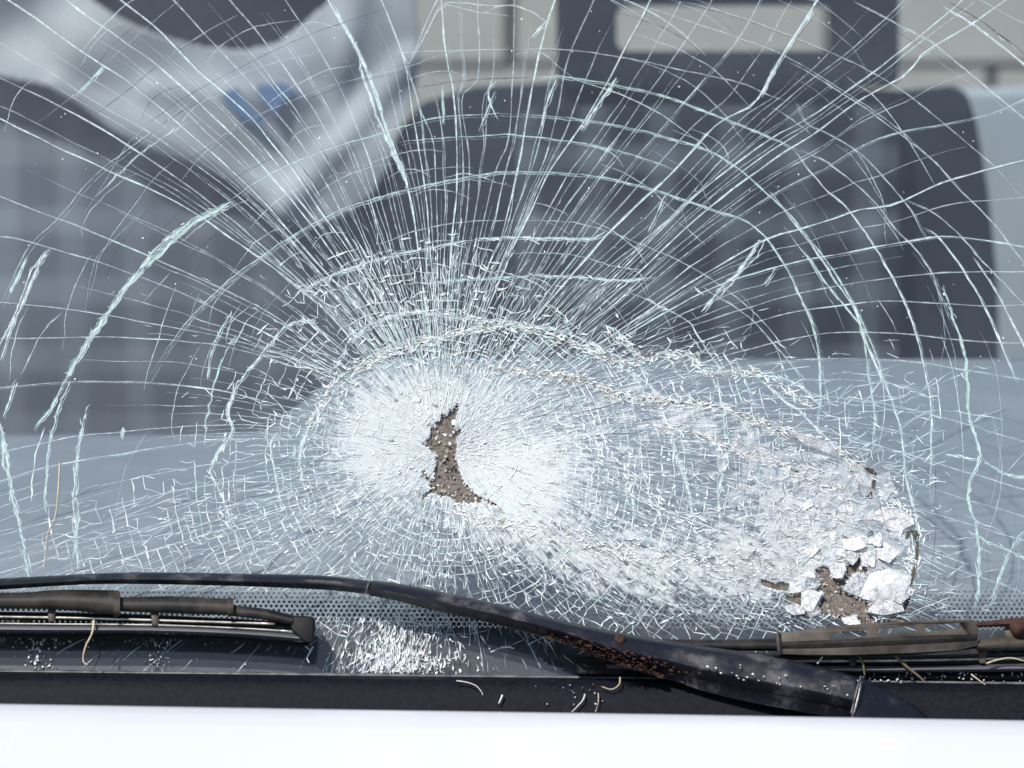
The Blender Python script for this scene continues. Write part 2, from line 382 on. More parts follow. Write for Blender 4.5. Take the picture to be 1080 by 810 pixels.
so_ = shirt(); so_.name = 'cloth'; so_.parent = shirt_root; so_.matrix_parent_inverse = shirt_root.matrix_world.inverted()
for poly in ([(232, 100), (250, 92), (262, 112), (282, 128), (272, 133), (250, 120)], [(270, 90), (300, 88), (312, 96), (296, 110), (288, 124), (282, 112), (274, 102)]):
    plate('blue_print', poly, [], flat_front(YS - .016), flat_front(YS - .018), M['blue'], shirt_root)

# ------------------------------------------------------------------ windscreen
ws = empty('windscreen', G(540, 712, 0, False), car); tag(ws, 'shattered windscreen with crack rings round two blows')
holes = []
def zz(pts, s, ox, oy): return [(x / s + ox, y / s + oy) for x, y in pts]
H1 = zz([(415, 212), (398, 232), (385, 240), (372, 262), (355, 250), (350, 280), (322, 292), (305, 285), (310, 310), (318, 325), (300, 352), (280, 365), (306, 380), (330, 405), (335, 440), (325, 462), (331, 490), (312, 484), (296, 458), (283, 462), (285, 482), (310, 500), (315, 525), (285, 550), (290, 570), (312, 548), (330, 540), (350, 555), (375, 552), (410, 575), (455, 577), (510, 570), (545, 588), (560, 582), (520, 560), (492, 552), (470, 535), (455, 512), (440, 500), (428, 478), (416, 440), (408, 400), (417, 340), (430, 318), (420, 300), (404, 304), (410, 260), (420, 235)], 3.373, 360, 360)
H2 = zz([(305, 565), (340, 570), (335, 540), (385, 520), (396, 568), (435, 572), (446, 545), (442, 508), (470, 527), (488, 505), (498, 480), (500, 530), (550, 535), (515, 560), (480, 552), (452, 588), (434, 615), (460, 632), (490, 640), (520, 652), (542, 672), (518, 690), (560, 715), (540, 736), (500, 742), (482, 702), (430, 715), (380, 702), (325, 695), (350, 660), (370, 630), (355, 622), (305, 612), (345, 602), (356, 580)], 3.375, 760, 440)
H3 = zz([(137, 572), (180, 585), (245, 590), (240, 620), (200, 615), (150, 600)], 3.375, 760, 440)
H4 = zz([(235, 628), (285, 625), (287, 672), (265, 660), (225, 657)], 3.375, 760, 440)
H5 = zz([(655, 640), (678, 636), (666, 692), (648, 684)], 3.375, 760, 440)
H6 = zz([(600, 700), (625, 712), (662, 714), (655, 732), (620, 727)], 3.375, 760, 440)
H7 = zz([(660, 400), (702, 402), (706, 480), (692, 560), (674, 612), (682, 550), (696, 490), (694, 430), (658, 432)], 3.375, 760, 440)
H8 = zz([(500, 178), (545, 182), (556, 200), (548, 262), (536, 292), (520, 288), (536, 262), (544, 205)], 3.375, 760, 440)
HOLES = [H1, H2, H3, H4, H5, H6]
HBB = [(min(x for x, y in h) - 1, max(x for x, y in h) + 1, min(y for x, y in h) - 1, max(y for x, y in h) + 1, h) for h in HOLES]
def in_hole(x, y):
    return any(a <= x <= b and c <= y <= d and inside(x, y, h) for a, b, c, d, h in HBB)

def gauss(x, y, cx, cy_, sx, sy, rot=0):
    a = R(rot); dx, dy = x - cx, y - cy_; u = dx * math.cos(a) + dy * math.sin(a); v = -dx * math.sin(a) + dy * math.cos(a)
    return math.exp(-(u / sx) ** 2 - (v / sy) ** 2)
def craze(x, y):
    v = .92 * gauss(x, y, 405, 468, 75, 62) + .80 * gauss(x, y, 540, 500, 75, 55) + .55 * gauss(x, y, 480, 410, 110, 40) \
      + .50 * gauss(x, y, 590, 585, 170, 48, 12) + .70 * gauss(x, y, 865, 560, 90, 85) + .38 * gauss(x, y, 740, 600, 130, 55) \
      + .35 * gauss(x, y, 650, 440, 120, 70) + .26 * gauss(x, y, 680, 520, 120, 60) + .28 * gauss(x, y, 330, 560, 90, 60) + .36 * gauss(x, y, 760, 450, 110, 35, 20) \
      + .30 * gauss(x, y, 420, 690, 50, 25) + .22 * gauss(x, y, 200, 590, 150, 35)
    return min(1, v)
def axis(lo, a, b, hi, fine, coarse):
    return list(np.linspace(lo, a, coarse)[:-1]) + list(np.arange(a, b, fine)) + list(np.linspace(b, hi, coarse))
xs = list(np.linspace(-700, -20, 12)[:-1]) + list(np.arange(-20, 436, 5)) + list(np.arange(436, 536, 1.25)) + list(np.arange(536, 796, 5)) + list(np.arange(796, 968, 1.25)) + list(np.arange(968, 1100, 5)) + list(np.linspace(1100, 1800, 12))
ys = list(np.linspace(-420, -20, 9)[:-1]) + list(np.arange(-20, 420, 5)) + list(np.arange(420, 544, 1.25)) + list(np.arange(544, 580, 5)) + list(np.arange(580, 664, 1.25)) + list(np.arange(664, 712, 5))
ys = [y for y in ys if y < 712] + [712.]
V = []; cr = []; pol = []
for y in ys:
    for x in xs:
        V.append(G(x, y, 0)); cr.append(craze(x, y))
        pol.append((x, y, 0))
nx = len(xs); F = [(j * nx + i, (j + 1) * nx + i, (j + 1) * nx + i + 1, j * nx + i + 1) for j in range(len(ys) - 1) for i in range(nx - 1)
     if not in_hole((xs[i] + xs[i + 1]) / 2, (ys[j] + ys[j + 1]) / 2)]
pane = mesh('glass_pane', V, F, M['pane'], ws, True)
a = pane.data.attributes.new('craze', 'FLOAT', 'POINT'); a.data.foreach_set('value', cr)
a = pane.data.attributes.new('polar', 'FLOAT_VECTOR', 'POINT'); a.data.foreach_set('vector', np.array(pol, 'f').ravel())

# black ceramic border under the glass, with its rows of dots
def fy(x): return 663 + .004 * (x - 540)
xs2 = list(range(-700, 1801, 50))
V = [G(x, fy(x), -.006) for x in xs2] + [G(x, 760, -.006) for x in xs2]; k = len(xs2)
mesh('black_border', V, [(i, i + k, i + k + 1, i + 1) for i in range(k - 1)], M['frit'], ws)
V = []; F = []
row = 0
for r in range(10):
    yy = 622 + r * 4.55
    rad = .9 + r * .21
    for i in range(-10, 205):
        x = i * 5.5 + (2.75 if r % 2 else 0); y = yy + .004 * (x - 540)
        c = len(V)
        for q in range(6):
            t = q * math.pi / 3; V.append(G(x + rad * math.cos(t), y + rad * math.sin(t), -.006))
        F.append(tuple(range(c, c + 6))[::-1])
o = mesh('border_dots', V, F, M['frit'], ws); tag(o, kind='stuff')

# ------------------------------------------------------------------ cracks
class Rib:
    def __init__(s): s.V = []; s.F = []; s.mi = []
    def add(s, pts, w, off=-.0006, depth=.0022, mi=0, lean=0.0, force=False):
        """a fracture: a V-shaped furrow of width w (px; number or list) along pts"""
        n = len(pts); base = len(s.V)
        for i in range(n):
            p = pts[i]; q0 = pts[max(i - 1, 0)]; q1 = pts[min(i + 1, n - 1)]
            dx, dy = q1[0] - q0[0], q1[1] - q0[1]; l = math.hypot(dx, dy) or 1
            nx_, ny_ = -dy / l, dx / l; ww = (w[i] if hasattr(w, '__len__') else w) * .5
            s.V += [G(p[0] + nx_ * ww, p[1] + ny_ * ww, off), G(p[0] + nx_ * ww * lean, p[1] + ny_ * ww * lean, off - .0007 * ww), G(p[0] - nx_ * ww, p[1] - ny_ * ww, off)]
        for i in range(n - 1):
            if not force and in_hole((pts[i][0] + pts[i + 1][0]) / 2, (pts[i][1] + pts[i + 1][1]) / 2) and mi != 8: continue
            a = base + 3 * i
            s.F += [(a, a + 3, a + 4, a + 1), (a + 1, a + 4, a + 5, a + 2)]; s.mi += [mi, mi]
    def build(s, name, mats, parent):
        if not s.F: return None
        o = mesh(name, s.V, s.F, mats, parent)
        o.data.polygons.foreach_set('material_index', s.mi); return o
CM = [M['crack'], M['crack_green'], M['crack_dull'], M['crack_faint'], M['crack_reflection'], M['shard'], M['shard_grey'], M['shard_warm'], M['gap']]
Cc = (470, 475)
K = [
 [Cc, (350, 520), (230, 560), (100, 598), (-40, 640)],
 [Cc, (350, 510), (225, 538), (115, 565), (-40, 600)],
 [Cc, (340, 492), (200, 515), (90, 540), (-40, 575)],
 [Cc, (300, 463), (210, 466), (130, 478), (50, 492), (-20, 514)],
 [Cc, (300, 451), (210, 449), (100, 458), (20, 472), (-20, 484)],
 [Cc, (380, 445), (300, 428), (215, 409), (110, 402), (17, 407), (-30, 412)],
 [Cc, (400, 430), (330, 395), (250, 368), (190, 360), (100, 355), (-20, 358)],
 [Cc, (400, 420), (340, 390), (260, 362), (190, 347), (105, 331), (27, 321), (-20, 318)],
 [Cc, (380, 410), (300, 362), (215, 320), (135, 287), (50, 260), (10, 250), (-20, 249)],
 [Cc, (420, 425), (340, 370), (270, 322), (160, 271), (60, 230), (0, 207), (-30, 198)],
 [Cc, (350, 335), (270, 270), (190, 216), (115, 180), (60, 155), (0, 125), (-30, 110)],
 [Cc, (400, 380), (330, 310), (260, 245), (190, 190), (110, 138), (60, 110), (0, 82), (-30, 68)],
 [Cc, (400, 370), (340, 300), (280, 232), (210, 176), (150, 135), (100, 107), (50, 75), (0, 45), (-20, 33)],
 [Cc, (410, 365), (340, 282), (260, 195), (200, 140), (140, 90), (80, 50), (35, 18), (0, -6)],
 [Cc, (420, 370), (360, 280), (290, 190), (220, 118), (170, 72), (140, 50), (105, 26), (60, -8)],
 [Cc, (400, 320), (330, 210), (270, 130), (210, 75), (165, 30), (128, 0), (110, -14)],
 [Cc, (410, 320), (362, 228), (320, 155), (270, 95), (220, 40), (183, 0), (170, -14)],
 [Cc, (430, 350), (387, 225), (350, 148), (310, 86), (270, 32), (243, 0), (232, -14)],
 [Cc, (440, 350), (412, 250), (388, 165), (358, 92), (330, 42), (300, 0), (290, -14)],
 [Cc, (452, 340), (430, 200), (405, 130), (390, 85), (375, 50), (347, 2), (338, -14)],
 [Cc, (460, 340), (448, 200), (437, 130), (425, 60), (402, 0), (398, -14)],
 [Cc, (463, 340), (460, 192), (455, 145), (443, 115), (430, 70)],
 [Cc, (471, 330), (482, 190), (478, 100), (473, 72), (468, 40), (464, -10)],
 [Cc, (478, 340), (495, 190), (487, 105), (504, 80), (504, -10)],
 [Cc, (485, 350), (520, 190), (535, 150), (541, 80), (542, -10)],
 [Cc, (488, 350), (528, 250), (543, 190), (556, 120), (570, 50), (585, 0), (587, -14)],
 [Cc, (500, 350), (550, 225), (580, 150), (600, 60), (626, 0), (630, -12)],
 [Cc, (505, 350), (570, 200), (608, 140), (640, 88), (665, 40), (690, -8)],
 [Cc, (520, 360), (590, 230), (640, 160), (690, 90), (745, 10), (752, -10)],
 [Cc, (525, 370), (600, 260), (660, 180), (720, 110), (775, 45), (806, -8)],
 [Cc, (530, 380), (620, 270), (673, 215), (710, 180), (758, 130), (790, 113), (805, 95), (830, 50), (862, 0), (870, -12)],
 [Cc, (540, 385), (620, 300), (700, 235), (760, 170), (830, 105), (900, 50), (965, -10)],
 [Cc, (545, 390), (650, 290), (735, 205), (810, 148), (850, 126), (910, 84), (980, 30), (1025, -10)],
 [Cc, (550, 395), (660, 300), (735, 230), (810, 172), (860, 140), (905, 106), (955, 78), (975, 55), (1025, 25), (1070, -6)],
 [Cc, (560, 400), (660, 320), (740, 255), (820, 202), (870, 178), (905, 156), (955, 138), (1035, 123), (1090, 100)],
 [Cc, (570, 405), (680, 330), (745, 287), (810, 252), (850, 240), (905, 222), (945, 215), (1000, 190), (1095, 165)],
 [Cc, (570, 410), (700, 330), (760, 300), (820, 281), (900, 265), (960, 254), (1010, 250), (1095, 262)],
 [Cc, (580, 415), (700, 355), (810, 318), (880, 302), (940, 293), (1000, 287), (1095, 286)],
 [Cc, (580, 420), (700, 375), (810, 336), (860, 325), (930, 318), (1000, 320), (1040, 323), (1095, 320)],
 [Cc, (600, 425), (700, 395), (790, 368), (870, 352), (940, 351), (1015, 359), (1095, 362)],
 [Cc, (600, 430), (700, 405), (800, 384), (870, 378), (960, 381), (1020, 390), (1095, 402)],
 [Cc, (620, 445), (740, 428), (850, 418), (930, 425), (1000, 442), (1095, 470)],
 [Cc, (620, 455), (740, 452), (850, 452), (960, 480), (1095, 520)],
 [Cc, (620, 470), (750, 480), (850, 500), (980, 540), (1095, 575)],
 [Cc, (600, 485), (730, 510), (850, 545), (980, 590), (1095, 630)],
 [Cc, (590, 500), (720, 545), (850, 595), (960, 640), (1060, 690)],
 [Cc, (570, 510), (680, 560), (800, 618), (900, 668), (980, 710)],
 [Cc, (550, 510), (640, 560), (730, 610), (830, 670), (880, 700)],
 [Cc, (540, 515), (610, 565), (690, 620), (760, 680), (790, 705)],
 [Cc, (520, 515), (570, 560), (640, 630), (700, 700)],
 [Cc, (500, 520), (540, 580), (590, 640), (630, 705)],
 [Cc, (490, 530), (515, 590), (545, 650), (570, 705)],
 [Cc, (480, 540), (490, 600), (500, 650), (510, 708)],
 [Cc, (465, 540), (455, 600), (450, 650), (450, 708)],
 [Cc, (445, 530), (425, 590), (410, 650), (400, 708)],
 [Cc, (430, 530), (395, 590), (365, 650), (340, 708)],
 [Cc, (420, 530), (370, 580), (310, 640), (250, 708)],
 [Cc, (400, 530), (330, 575), (250, 630), (150, 708)],
 [Cc, (380, 525), (290, 570), (190, 620), (60, 690)],
]
NP = 48
KP = [catmull(k, NP) for k in K]; NK = len(K)
def radial(u):
    i = int(u) % NK; a = u - int(u); return KP[i] * (1 - a) + KP[(i + 1) % NK] * a
def wob(p, amp, seed, f=.03):
    out = []
    for i, q in enumerate(p):
        a = noise.noise(Vector((q[0] * f, q[1] * f, seed * 3.7))) * amp; b = noise.noise(Vector((q[0] * f, q[1] * f, seed * 3.7 + 50))) * amp
        out.append((q[0] + a, q[1] + b))
    return out
def wmod(p, w0, seed, rough=.5, f=.05):
    return [max(.18, w0 * (1 - rough + rough * 2 * (.5 + noise.noise(Vector((q[0] * f, q[1] * f, seed * 1.3 + 9)))))) for q in p]
nparts = {'radial_crack': 0}
fine = Rib()
def gap_at(u):                                   # distance to the next key at the outer end
    i = int(u) % NK; return math.hypot(*(KP[i][-8] - KP[(i + 1) % NK][-8]))
rad_list = []
STRONG = {19: 2.2, 22: 1.5, 25: 1.6, 27: 1.3, 30: 2.2, 32: 1.3, 33: 1.5, 35: 1.5, 36: 1.3, 20: 1.3, 8: 1.0, 9: 1.1, 10: 1.3, 11: 1.2, 13: 1.3, 14: 1.4, 15: 1.3, 16: 1.2}
for i in range(NK): rad_list.append((float(i), 0.0, 1.0, STRONG.get(i, 1.05)))
for i in range(NK):
    gp = gap_at(i)
    if 9 <= i <= 33: rad_list.append((i + random.uniform(.3, .7), 0, random.uniform(.8, 1), .65))
    if gp > 26 : rad_list.append((i + random.uniform(.42, .58), 0, random.uniform(.72, 1) if gp > 42 or 14 <= i <= 30 else random.uniform(.5, .85), .8))
    for a, t1 in ((.25, .6), (.75, .6)): rad_list.append((i + a + random.uniform(-.08, .08), 0, t1 * random.uniform(.6, 1.15), .75))
random.shuffle(rad_list)
rad_list = rad_list[:295]
mats_r = [M['crack'], M['crack_green'], M['crack_dull'], M['crack_faint'], M['crack_reflection']]
for s, (u, t0, t1, w0) in enumerate(rad_list):
    p = radial(u); i0 = int(t0 * NP); i1 = max(i0 + 4, int(t1 * NP)); p = p[i0:i1]
    # kinks where it meets a ring
    p = wob(p, 1.2 if w0 > .9 else 2.2, s)
    rb = Rib(); wl = wmod(p, w0, s)
    n = len(p)
    wl = [ww * (1.0 if j < n - 5 or t1 >= .98 else max(.25, (n - 1 - j) / 5)) for j, ww in enumerate(wl)]
    rb.add(p, wl, mi=(0 if w0 > 1.25 else 2), depth=.002)
    # brighter stretches where the fracture faces opened
    for _ in range(2 if w0 > .9 else 1):
        if n > 14 and random.random() < .6:
            a = random.randint(3, n - 9); b = a + random.randint(3, 6)
            q = p[a:b]; rb.add(q, [w0 * 1.7 * math.sin(math.pi * (j + .35) / len(q)) for j in range(len(q))], off=-.0004, mi=random.choice([0, 0, 1]))
    # the crack's reflection off the inner ply, painted as a dull offset line
    if w0 >= 1 and random.random() < .55 and n > 20:
        sh = random.uniform(2, 4.5); q = [(x + sh, y + sh * .4) for x, y in p[n // 3:]]
        rb.add(q, wmod(q, .55, s + 77), off=-.0045, mi=random.choice([3, 3, 4]))
    rb.build('radial_crack', mats_r, ws)

# rings read off the photograph
RG = [  # (points, width, material, jaggedness); dark arcs are painted internal reflections
 ([(155, 402), (185, 355), (215, 320), (255, 285), (320, 242), (370, 217), (430, 200), (490, 187), (540, 181), (600, 183), (635, 187), (690, 200), (740, 217), (790, 235), (820, 268), (840, 305), (860, 350), (867, 405)], 1.7, 1, .3),
 ([(67, 405), (80, 380), (110, 335), (140, 295), (170, 265), (200, 237), (245, 212)], 4.6, 1, 1),
 ([(70, 400), (86, 370), (114, 328), (142, 290), (168, 258), (190, 240), (212, 228)], 2.4, 0, 1),
 ([(0, 380), (12, 345), (25, 315), (40, 280), (53, 262)], 2.2, 0, .5),
 ([(-4, 372), (18, 325), (35, 282), (52, 262)], 1.2, 0, .5),
 ([(0, 322), (12, 296), (22, 275), (32, 258), (65, 225), (100, 185), (145, 150), (162, 138), (200, 108)], 1.2, 2, .3),
 ([(10, 308), (20, 288), (27, 272)], 4.2, 1, .3),
 ([(78, 102), (95, 85), (110, 68)], 2.6, 1, .2), ([(110, 68), (135, 46), (165, 20), (190, 0)], .8, 3, .2), ([(40, 130), (78, 100)], .8, 3, .2),
 ([(95, 125), (135, 95), (165, 70), (200, 45), (265, 8)], 1.1, 4, .2), ([(165, 70), (200, 44), (250, 15)], .9, 2, .2),
 ([(200, 165), (265, 125), (350, 90), (430, 70), (480, 54), (540, 52)], 1.1, 3, .2), ([(204, 170), (268, 129), (350, 95), (430, 74)], .8, 4, .2),
 ([(150, 135), (200, 100), (260, 68), (330, 35), (420, 5)], .9, 4, .2),
 ([(240, 212), (300, 175), (370, 150), (420, 135), (470, 123), (540, 120)], 1.5, 1, .3),
 ([(90, 205), (130, 165), (180, 125), (215, 105)], 1.0, 4, .3), ([(100, 208), (150, 160), (200, 128)], 1.4, 2, .5), ([(120, 240), (165, 190), (230, 150)], .8, 4, .3),
 ([(150, 262), (200, 215), (262, 180), (300, 160)], 1.0, 4, .3), ([(190, 255), (230, 225), (262, 210)], 1.0, 2, .4), ([(195, 275), (240, 236), (265, 216)], 1.2, 4, .3),
 ([(420, 150), (460, 146), (530, 142), (560, 144), (620, 152), (665, 162), (710, 178)], 1.4, 1, .3),
 ([(540, 52), (595, 52), (665, 62), (725, 75), (780, 87), (810, 100), (835, 108)], 1.3, 2, .2),
 ([(415, 56), (470, 53), (540, 52)], 1.1, 2, .2),
 ([(560, 82), (595, 81), (650, 90), (705, 102), (755, 122), (795, 137), (840, 157)], 2.0, 1, .3),
 ([(440, 92), (500, 84), (560, 82)], 1.3, 4, .2), ([(590, 85), (650, 93), (720, 112)], 1.0, 4, .2),
 ([(540, 120), (605, 125), (660, 134), (705, 145), (760, 165), (805, 200), (840, 235), (875, 280), (905, 330), (925, 380), (935, 408)], 1.7, 1, .25),
 ([(540, 232), (605, 235), (650, 247), (710, 272), (755, 297), (810, 345), (850, 402)], 1.1, 2, .3),
 ([(400, 258), (440, 243), (490, 234), (540, 232)], 1.0, 2, .4),
 ([(500, 253), (540, 250), (580, 251), (622, 251), (640, 243)], 2.3, 0, .5), ([(310, 310), (350, 290), (400, 273), (450, 262), (500, 253)], 2.0, 0, .5),
 ([(540, 267), (600, 268), (645, 280), (678, 285)], .9, 2, .4), ([(448, 300), (480, 295), (520, 293), (560, 290)], 2.2, 1, .5), ([(560, 290), (620, 293), (660, 295), (688, 293)], 2.0, 0, .5),
 ([(645, 0), (690, 10), (750, 30), (820, 55), (880, 90), (940, 130), (990, 175), (1015, 200)], 1.1, 2, .2),
 ([(712, 0), (755, 10), (820, 32), (870, 53), (902, 67), (930, 82), (960, 102), (995, 130), (1050, 177), (1080, 210)], 1.3, 2, .2),
 ([(898, 0), (960, 32), (990, 50), (1062, 110), (1095, 135)], 1.6, 2, .1), ([(905, 10), (960, 42), (1000, 66)], .8, 4, .1),
 ([(995, 7), (1030, 28), (1090, 75)], 2.2, 0, .1), ([(1002, 3), (1040, 26), (1090, 64)], 2.0, 4, .1), ([(1030, -2), (1090, 30)], 1.0, 2, .1),
 ([(830, 64), (847, 72), (875, 90), (910, 112), (950, 142), (985, 170), (1010, 198), (1047, 235), (1090, 292)], 1.4, 2, .2),
 ([(838, 106), (850, 130), (872, 140), (905, 160), (930, 185), (960, 222), (975, 250)], 1.3, 2, .2),
 ([(975, 240), (990, 250), (1017, 287), (1035, 317), (1050, 350), (1072, 402)], 2.0, 0, .2),
 ([(840, 157), (867, 168), (892, 186), (915, 205), (945, 242), (965, 262), (982, 287), (995, 320), (1005, 345)], 1.5, 2, .3),
 ([(995, 300), (1003, 330), (1016, 370), (1020, 400), (1022, 440), (1033, 480), (1020, 518), (1031, 565), (1032, 612), (1027, 648)], 2.4, 1, .7),
 ([(836, 157), (855, 182), (872, 200), (895, 222), (922, 260), (942, 295), (955, 322), (967, 355), (977, 400), (982, 440), (980, 530)], 1.7, 0, .3),
 ([(810, 200), (842, 240), (865, 272), (885, 302), (900, 325), (910, 350), (920, 378), (935, 408), (950, 455), (955, 505), (965, 545), (967, 575)], 1.9, 0, .3),
 ([(846, 262), (872, 300), (897, 330), (908, 348), (913, 372), (917, 405), (922, 435), (920, 475)], 2.0, 1, .4),
 ([(906, 345), (914, 362), (926, 392), (930, 402)], 1.8, 0, .3),
 ([(835, 292), (847, 320), (860, 355), (865, 405), (862, 450)], 1.7, 1, .4),
 ([(1027, 272), (1050, 307), (1075, 355), (1090, 385)], 1.8, 0, .2), ([(955, 210), (985, 225), (1010, 246), (1045, 285), (1080, 320)], 1.3, 2, .4),
 ([(1092, 100), (1070, 118), (1040, 100), (985, 62)], .7, 3, .2),
 ([(740, 302), (790, 335), (835, 385), (850, 402)], 1.2, 2, .4), ([(670, 310), (720, 335), (740, 360), (765, 400)], 1.3, 0, .6),
 ([(800, 253), (790, 270), (775, 290), (762, 300), (740, 330)], 2.6, 0, 1), ([(820, 282), (805, 300)], 2.0, 1, .6), ([(805, 255), (800, 268), (770, 300), (757, 318)], 1.2, 0, 1),
 ([(0, 455), (10, 505), (20, 555), (30, 612)], 3.0, 1, .9), ([(-3, 430), (3, 460), (12, 510), (22, 560)], 1.3, 0, .8), ([(0, 470), (16, 540), (34, 606)], 1.2, 0, .8),
 ([(72, 405), (60, 435), (50, 480), (47, 540)], 2.0, 1, .6), ([(92, 430), (82, 475), (80, 520), (82, 555), (75, 592)], 1.9, 1, .8), ([(78, 490), (78, 540), (82, 600)], 1.6, 0, .8),
 ([(32, 530), (37, 480), (47, 450)], 1.5, 0, .4), ([(15, 405), (3, 440)], 2.0, 0, .6), ([(68, 402), (52, 432), (35, 453)], 2.4, 1, .5),
 ([(22, 395), (45, 350), (65, 330)], 1.2, 2, .4), ([(150, 320), (180, 287)], .9, 2, .3), ([(130, 450), (128, 462)], 3.0, 1, .5), ([(155, 455), (130, 500), (120, 560)], .8, 3, .3),
 ([(250, 402), (244, 420), (240, 437), (245, 455), (228, 480), (222, 500), (238, 530), (245, 560)], 2.6, 0, 1),
 ([(242, 330), (225, 365), (218, 400)], 1.6, 1, .7), ([(330, 338), (300, 345), (262, 390), (248, 405)], 2.0, 0, .9), ([(255, 350), (238, 372), (226, 405), (218, 440), (215, 470)], 1.5, 1, .8),
 ([(320, 505), (316, 480), (325, 450), (340, 425), (362, 402), (400, 380), (450, 365), (490, 352), (530, 345)], 4.5, 5, 1),
 ([(292, 455), (285, 468), (290, 500), (297, 540)], 1.8, 0, .5), ([(370, 385), (420, 362), (480, 352), (540, 343), (580, 352)], 3.2, 7, 1),
 ([(350, 392), (380, 350), (430, 330), (490, 335), (540, 340), (600, 352), (660, 380), (690, 392)], 3.2, 5, 1),
 ([(420, 400), (480, 385), (540, 388), (580, 395), (620, 402), (660, 420), (700, 422), (760, 430), (800, 445), (850, 464), (895, 483)], 4.2, 7, 1),
 ([(600, 395), (650, 418), (700, 424), (760, 431), (800, 446), (850, 466), (898, 484), (915, 500), (922, 520)], 1.6, 8, .7),
 ([(690, 448), (730, 455), (765, 472), (810, 486), (860, 505), (900, 520)], 2.8, 7, 1), ([(765, 472), (812, 487), (850, 500)], 1.0, 8, .8),
 ([(640, 345), (680, 378), (700, 373), (730, 378), (748, 392), (790, 395), (830, 400), (870, 430)], 3.2, 5, 1), ([(700, 372), (725, 375), (742, 386), (756, 405)], 3.0, 7, .8),
 ([(745, 390), (757, 410), (762, 430), (765, 470), (758, 520), (760, 560)], 2.2, 0, .7), ([(700, 440), (715, 480), (728, 520)], 1.8, 0, .8), ([(665, 470), (662, 500), (670, 540)], 1.6, 0, .8),
 ([(640, 380), (690, 410), (700, 440), (720, 500), (735, 560)], 1.8, 0, .9), ([(595, 400), (625, 450), (632, 500)], 1.6, 0, .9), ([(585, 470), (595, 500), (600, 540)], 1.3, 0, .9), ([(620, 505), (616, 550)], 1.6, 0, .5), ([(666, 505), (668, 552)], 1.7, 0, .5), ([(678, 500), (692, 530), (700, 565)], 1.4, 0, .7),
 ([(800, 400), (850, 440), (880, 470), (905, 498)], 2.2, 0, .9), ([(920, 500), (918, 540), (905, 600), (900, 640)], 1.2, 2, .6), ([(960, 520), (968, 560), (960, 600), (950, 640)], 1.8, 0, .6),
 ([(965, 560), (966, 590), (958, 625), (952, 645)], 1.6, 8, .4), ([(940, 530), (955, 545), (966, 562)], 1.2, 8, .5),
 ([(800, 470), (812, 486)], 1.0, 8, .3), ([(846, 480), (856, 495), (862, 502)], 1.0, 8, .3), ([(905, 480), (914, 498), (918, 512)], 1.1, 8, .4),
 ([(1080, 560), (1060, 590), (1045, 640)], 1.6, 1, .7), ([(1036, 484), (1062, 500), (1090, 505)], 2.0, 1, .7), ([(995, 478), (1030, 484)], 1.6, 0, .5), ([(1020, 560), (1050, 575), (1090, 590)], 1.7, 1, .7),
 ([(560, 40), (570, 28), (582, 18)], 2.6, 0, .1), ([(525, 125), (518, 112), (515, 96), (524, 85)], 1.6, 0, .3), ([(505, 138), (515, 112), (522, 96)], 1.8, 0, .2),
 ([(568, 142), (577, 108), (587, 84)], 2.2, 0, .3), ([(613, 137), (632, 108), (650, 82)], 3.0, 0, .2), ([(650, 146), (642, 155), (633, 168)], 1.8, 0, .4), ([(466, 90), (467, 130)], 1.8, 1, .3),
 ([(803, 100), (813, 78), (835, 42), (858, 10)], 3.0, 0, .3), ([(968, 60), (985, 48)], 2.8, 0, .2), ([(684, 245), (694, 222), (702, 205)], 1.8, 0, .4), ([(430, 192), (412, 150), (400, 110), (385, 70), (352, 5)], 3.0, 1, .5), ([(427, 190), (410, 152), (386, 92), (378, 60)], 2.0, 0, .7),
]
def jag(p, amt, seed):
    return [(q[0] + random.gauss(0, .55 * amt), q[1] + random.gauss(0, .55 * amt)) for q in wob(p, .7 + 1.2 * amt, seed, .06)]
def splinter(rb, p, w0, mi, amt):
    """slivers and chips along a wide crack"""
    L = plen(p); n = int(L / 4.5 * amt)
    for _ in range(n):
        i = random.randrange(len(p) - 2); x, y = p[i]; dx, dy = p[i + 1][0] - x, p[i + 1][1] - y; l = math.hypot(dx, dy) or 1
        dx, dy = dx / l, dy / l; a = random.gauss(0, .35); ca, sa = math.cos(a), math.sin(a); dx, dy = dx * ca - dy * sa, dx * sa + dy * ca
        o_ = random.gauss(0, w0 * .5); ln = random.uniform(3, 11); x += -dy * o_; y += dx * o_
        rb.add([(x - dx * ln / 2, y - dy * ln / 2), (x + random.gauss(0, .4), y + random.gauss(0, .4)), (x + dx * ln / 2, y + dy * ln / 2)], [.15, random.uniform(.5, 1.5), .15], off=random.uniform(-.0008, .0004), mi=random.choice([0, 0, 5, mi if mi != 8 else 0]), lean=random.uniform(-.8, .8))
